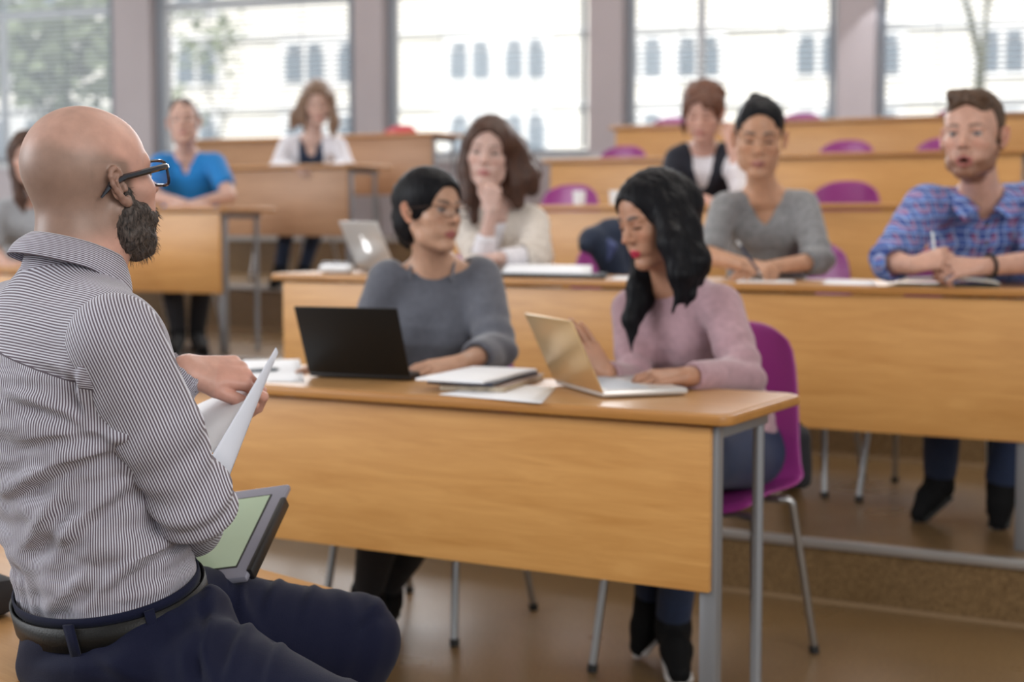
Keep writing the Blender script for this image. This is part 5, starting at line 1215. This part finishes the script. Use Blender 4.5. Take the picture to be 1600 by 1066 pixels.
def leftwoman():
    hd = Head(W(45, 247, 6.90), -75, -4, 0, .97, eyes='open')
    p = Person('dark-haired woman in a light grey top at the far left, half behind the bald head', hd, W(46, 312, 7.02), W(50, 440, 7.15), -85,
        [W(2, 330, 7.0), W(92, 328, 7.0)], [W(-10, 392, 6.85), W(110, 392, 6.8)], [W(10, 412, 6.55), W(70, 415, 6.55)], .18,
        skin=(.56, .34, .27), lip=(.45, .18, .16), brow=(.06, .04, .03), hands=[dict(d=(.8, -.5, 0), back=(0, -.3, 1), curls=RELAX), dict(d=(-.8, -.5, 0), back=(0, -.3, 1), curls=RELAX)])
    p.finish(); q = Shape(); p.trunk(q, .004, .02, 1.0); p.sleeve(q, 0, 1.0, .056, .05, .045); p.sleeve(q, 1, 1.0, .056, .05, .045); q.ell(p.nb + UP * .03, np.array([.07, .06, .05]), frame(p.f), .005, '-'); sculpt('top', q, .010, 'grey_tee', p.root, disp=p.folds(.006, 85))
    h = Shape(); cut = cap_hair(h, hd, .013, .070, nape=-.3); cut(); h.chain([hd.w(.070, -.01, .03), W(24, 270, 6.88), W(32, 310, 6.84), W(38, 332, 6.82)], [.026, .026, .030, .01], .02); h.chain([hd.w(-.07, -.01, .03), W(70, 290, 6.86), W(70, 320, 6.84)], [.03, .03, .01], .02)
    sculpt('hair', h, .007, 'hair_brown', p.root, disp=strand(.004, 120, 14, .3))
leftwoman()
def Q(px, row, dv, z): t = t_at(px, RV[row] + dv); p = O2 + Lv * t + Bv * (RV[row] + dv); return Vector((p.x, p.y, z))
# ================================================================ laptops, papers, bags
M['gold'] = mat('pale_gold_aluminium', (.62, .43, .22), .32, .55); M['silver'] = mat('silver_aluminium', (.62, .60, .58), .35, .5); M['screen_off'] = mat('laptop_screen', (.30, .36, .45), .2, emit=((.5, .6, .75), .5)); M['keys'] = mat('keys', (.05, .05, .055), .5); M['logo_lit'] = mat('lit_emblem', (.9, .9, .9), .4, emit=((1, 1, 1), 1.0))
def laptop(hinge, u, w, d, lid, lean, m, label, keys='keys', logo=False, base=None):
    rz = math.atan2(u[1], u[0]); r = thing('laptop', label, 'laptop', hinge, rz, 'open laptops')
    MB().box((0, d / 2, .009), (w, d, .014), bev=.005).build('base', base or m, r)
    kb = MB()
    for i in range(5):
        for j in range(13): kb.box((-w * .42 + w * .84 * (j + .5) / 13, .035 + .019 * i, .0165), (w * .84 / 13 * .86, .016, .002))
    kb.build('keyboard', keys, r, smooth=False); MB().box((0, d - .045, .0162), (.09, .055, .001)).build('touchpad', base or m, r)
    L_ = MB(); L_.box((0, 0, lid / 2), (w, .006, lid), bev=.0028); lo = L_.build('lid', m, r); s_ = MB().box((0, .0034, lid / 2 + .004), (w - .02, .001, lid - .024)).build('screen', 'screen_off', lo)
    lo.location = (0, 0, .012); lo.rotation_euler = (lean, 0, 0)
    if logo:
        o = []; 
        for k in range(40):
            t = 2 * math.pi * k / 40; rr = .0185 * (1 - .16 * math.exp(-((t - math.pi / 2) / .35) ** 2) - .08 * math.exp(-((t - 1.5 * math.pi) / .25) ** 2)); x, z = rr * math.cos(t), rr * 1.05 * math.sin(t)
            if abs(t - .15) < .45 or t > 5.98: x -= .006
            o.append((x, z))
        e = MB(); e.prism(o, -.0012, 0); leaf = [(0.001, .021), (.007, .023), (.011, .030), (.004, .029)]; e.prism(leaf, -.0012, 0)
        eo = e.build('emblem', 'logo_lit', lo); eo.rotation_euler = (math.pi / 2, 0, math.pi); eo.location = (0, -.0036, lid * .5); eo.scale = (1.35, 1.35, 1)
    return r
zt = .7515; z2 = .9415
a_, b_ = WZ(478, 591, zt), WZ(645, 594, zt); laptop((a_ + b_) / 2 + Vector((0, 0, 0)), (.94, -.34), .268, .19, .180, .42, mat('matt_black_lid', (.006, .0055, .005), .5, spec=.3), 'black laptop with its lid towards the camera, in front of the woman in glasses', base='black')
a_, b_ = WZ(867, 601, zt), WZ(942, 623, zt); laptop((a_ + b_) / 2, b_ - a_, (b_ - a_).length, .20, .172, .44, 'gold', 'pale gold laptop in front of the woman in the pink sweater', base='silver', keys=mat('pale_keys', (.5, .52, .56), .5))
laptop(Q(588, 1, .20, z2), (.55, -.835), .29, .20, .19, .42, 'silver', 'silver laptop with a glowing white emblem on the second row, behind the grey sweater', logo=True)
def flat(name, pix, z, m, label, cat='paper', h=.0012, group=None, bow=0, row=None):
    p = [Q(x, row, y, z) for x, y in pix] if row is not None else [WZ(x, y, z) for x, y in pix]; c = sum(p, Vector()) / 4; q = [v - c for v in p]
    P = [[(q[0] * (1 - u) * (1 - v) + q[1] * u * (1 - v) + q[2] * u * v + q[3] * (1 - u) * v) + Vector((0, 0, bow * 4 * u * (1 - u))) for v in [j / 6 for j in range(7)]] for u in [i / 10 for i in range(11)]]
    o = MB().sheet(P).build(name, m, solid=h); o.location = c + Vector((0, 0, h * .5 + .0003)); return tag(o, label, cat, group)
flat('paper_sheet', [(372, 596), (380, 564), (468, 562), (476, 598)], .7505, 'paper', 'white sheet on the front desk left of the black laptop, under a pen')
flat('paper_sheet', [(686, 617), (792, 600), (868, 607), (846, 631)], .7505, 'paper', 'white sheet lying flat on the front desk beside the pale gold laptop')
pn = thing('pen', 'grey pen on the white sheet left of the black laptop', 'pen', WZ(408, 578, .757)); a = WZ(384, 580, .757); b = WZ(432, 577, .757)
MB().tube([a, b], .0045, 10).build('barrel', mat('slate_pen', (.08, .11, .14), .4), pn, world=True); MB().tube([b, b + (b - a) * .12], [.004, .001], 10).build('tip', 'chrome', pn, world=True)
def stack():
    c = WZ(750, 596, .76); ax = math.atan2(.94, .36) - math.pi / 2; pos = Vector((c.x, c.y, 0))
    b = thing('book', 'thick book with a mottled edge under the white papers on the front desk', 'book', (pos.x + .03, pos.y + .01, .7505), ax + .05)
    MB().box((0, 0, .007), (.150, .30, .012)).build('pages', mat('cream_pages', (.55, .47, .36), .8, vary=.3, vscale=40), b); cv = MB(); cv.box((0, 0, .0008), (.156, .306, .0015)); cv.box((0, 0, .0138), (.156, .306, .0015)); cv.build('cover', mat('brown_cover', (.25, .14, .08), .5), b)
    n = thing('notebook', 'dark spiral notebook between the book and the loose papers', 'notebook', (pos.x + .01, pos.y, .7655), ax)
    MB().box((0, 0, .004), (.155, .30, .007)).build('cover', mat('navy_cover', (.03, .035, .06), .5), n); sp = MB()
    for k in range(22): sp.tube([(.074 + .007 * math.cos(t), -.14 + .0132 * k, .004 + .006 * math.sin(t)) for t in [i * .7 for i in range(10)]], .0008, 4, False)
    sp.build('spiral', 'chrome', n)
    p = MB(); p.box((0, 0, .003), (.165, .31, .006), bev=.001); o = p.build('paper_stack', 'paper'); o.location = (pos.x - .005, pos.y - .005, .7735); o.rotation_euler = (0, 0, ax - .04); tag(o, 'thin stack of white papers on top of the notebook beside the black laptop', 'paper')
stack()
# second row
bf = flat('ring_binder', [(778, .06), (800, .32), (950, .32), (946, .06)], z2, mat('black_binder', (.01, .012, .014), .5), 'open black binder on the second row in front of the cream cardigan woman', 'binder', h=.010, row=1)
flat('paper_sheet', [(784, .09), (806, .30), (925, .30), (925, .09)], z2 + .012, 'paper', 'white pages bulging up from the open black binder', bow=.026, row=1)
flat('paper_sheet', [(955, .05), (962, .30), (1040, .30), (1040, .05)], z2 - .001, 'paper', 'white sheet on the second row just left of the pink sweater woman', row=1)
flat('paper_sheet', [(1286, .06), (1294, .34), (1365, .30), (1372, .04)], z2 - .001, 'paper', 'white sheet on the second row between the v-neck woman and the plaid-shirt man', row=1)
flat('paper_sheet', [(1150, .03), (1160, .26), (1240, .28), (1245, .05)], z2 - .001, 'paper', 'white sheet under the hands of the woman in the grey v-neck top', row=1)
def notebook():
    a, b, c, d = Q(1388, 1, .03, z2), Q(1408, 1, .22, z2), Q(1556, 1, .24, z2), Q(1565, 1, .05, z2); m = ((a + d) / 2 + (b + c) / 2) / 2; r = thing('notebook', 'open notebook with cream pages under the hands of the plaid-shirt man', 'notebook', m)
    P = []
    for i in range(17):
        u = i / 16; hgt = .010 + .012 * (1 - abs(2 * u - 1)) ** .5 * (1 if abs(u - .5) > .03 else .4); lo_ = a * (1 - u) + d * u; hi_ = b * (1 - u) + c * u
        P.append([lo_ + Vector((0, 0, hgt)), (lo_ + hi_) / 2 + Vector((0, 0, hgt)), hi_ + Vector((0, 0, hgt))])
    MB().sheet(P).build('pages', mat('cream_page', (.74, .73, .66), .8), r, solid=.004, world=True)
    CV = [[p[0] * 1 - Vector((0, 0, p[0].z - z2 + .0005)), p[2] - Vector((0, 0, p[2].z - z2 + .0005))] for p in (P[0], P[-1])]; MB().sheet(CV).build('cover', mat('green_cover', (.06, .09, .07), .6), r, solid=.002, world=True)
notebook()
def glass(px, dv, label):
    c = Q(px, 2, dv, 1.2005); r = thing('drinking_glass', label, 'glass', c, 0, 'small glasses on the third row')
    g = MB().lathe([(.026, 0), (.030, .06), (.0305, .062), (.0285, .062), (.0245, .006)], seg=20).build('cup', mat('clear_glass', (.9, .93, .95), .04, trans=.0, alpha=.45, spec=.8), r); return r
glass(905, .08, 'small clear glass on the third row, left of the black-haired woman'); glass(962, .10, 'small clear glass on the third row touching the outline of the black hair')
flat('paper_sheet', [(425, .04), (432, .30), (530, .30), (525, .04)], 1.4755, 'paper', 'white sheet on the left block desk where the woman in the white cardigan writes', row=3)
flat('paper_sheet', [(1062, .05), (1070, .30), (1118, .30), (1115, .05)], 1.2005, mat('pinkish_paper', (.75, .45, .48), .8), 'pinkish sheet on the third row in front of the black vest woman', row=2)
wb_ = flat('white_case', [(498, .08), (506, .26), (552, .26), (548, .08)], z2 + .004, 'white', 'small white case on the left end of the second row desk', 'case', h=.022, row=1)
bk_ = flat('black_case', [(500, .30), (504, .40), (545, .40), (542, .30)], z2, 'black', 'small black case behind the white case on the second row', 'case', h=.030, row=1)
# jacket over the chair back
def jacket():
    c = A(W(940, 400, 5.62)); r = thing('jacket', 'navy jacket hung over the back of the purple chair behind the binder', 'jacket', (c[0], c[1], .55)); s = Shape(); s.chain([W(912, 385, 5.55), W(925, 372, 5.60), W(955, 362, 5.66), W(985, 362, 5.7)], [.022, .034, .040, .04], .03)
    s.chain([W(925, 378, 5.60), W(950, 400, 5.62), W(962, 430, 5.64), W(968, 480, 5.66)], [.035, .050, .060, .055], .03); s.chain([W(955, 370, 5.66), W(985, 410, 5.7), W(990, 470, 5.72)], [.045, .07, .06], .03)
    sculpt('cloth', s, .008, 'navy_cloth', r, disp=lambda V, N: .008 * wob(V, 28, 4, 3)); q = Shape(); q.chain([W(945, 372, 5.60), W(957, 385, 5.57), W(950, 405, 5.57)], [.010, .016, .010], .01); sculpt('collar', q, .006, mat('blue_lining', (.06, .08, .20), .7), r)
jacket()
def bag():
    c = A(W(1244, 715, 4.20)); r = thing('shoulder_bag', 'black bag hanging behind the purple chair of the pink sweater woman', 'bag', (c[0], c[1], .25)); s = Shape(); s.rbox(c, (.042, .05, .088), None, .032); sculpt('pouch', s, .008, 'black_cloth', r, disp=lambda V, N: .006 * wob(V, 25, 4, 2)); MB().tube([Vector(c) + Vector((-.03, 0, .075)), Vector(c) + Vector((-.035, .0, .105)), Vector(c) + Vector((-.01, 0, .115)), Vector(c) + Vector((.02, 0, .075))], .006, 8).build('strap', 'black_cloth', r, world=True)
bag()
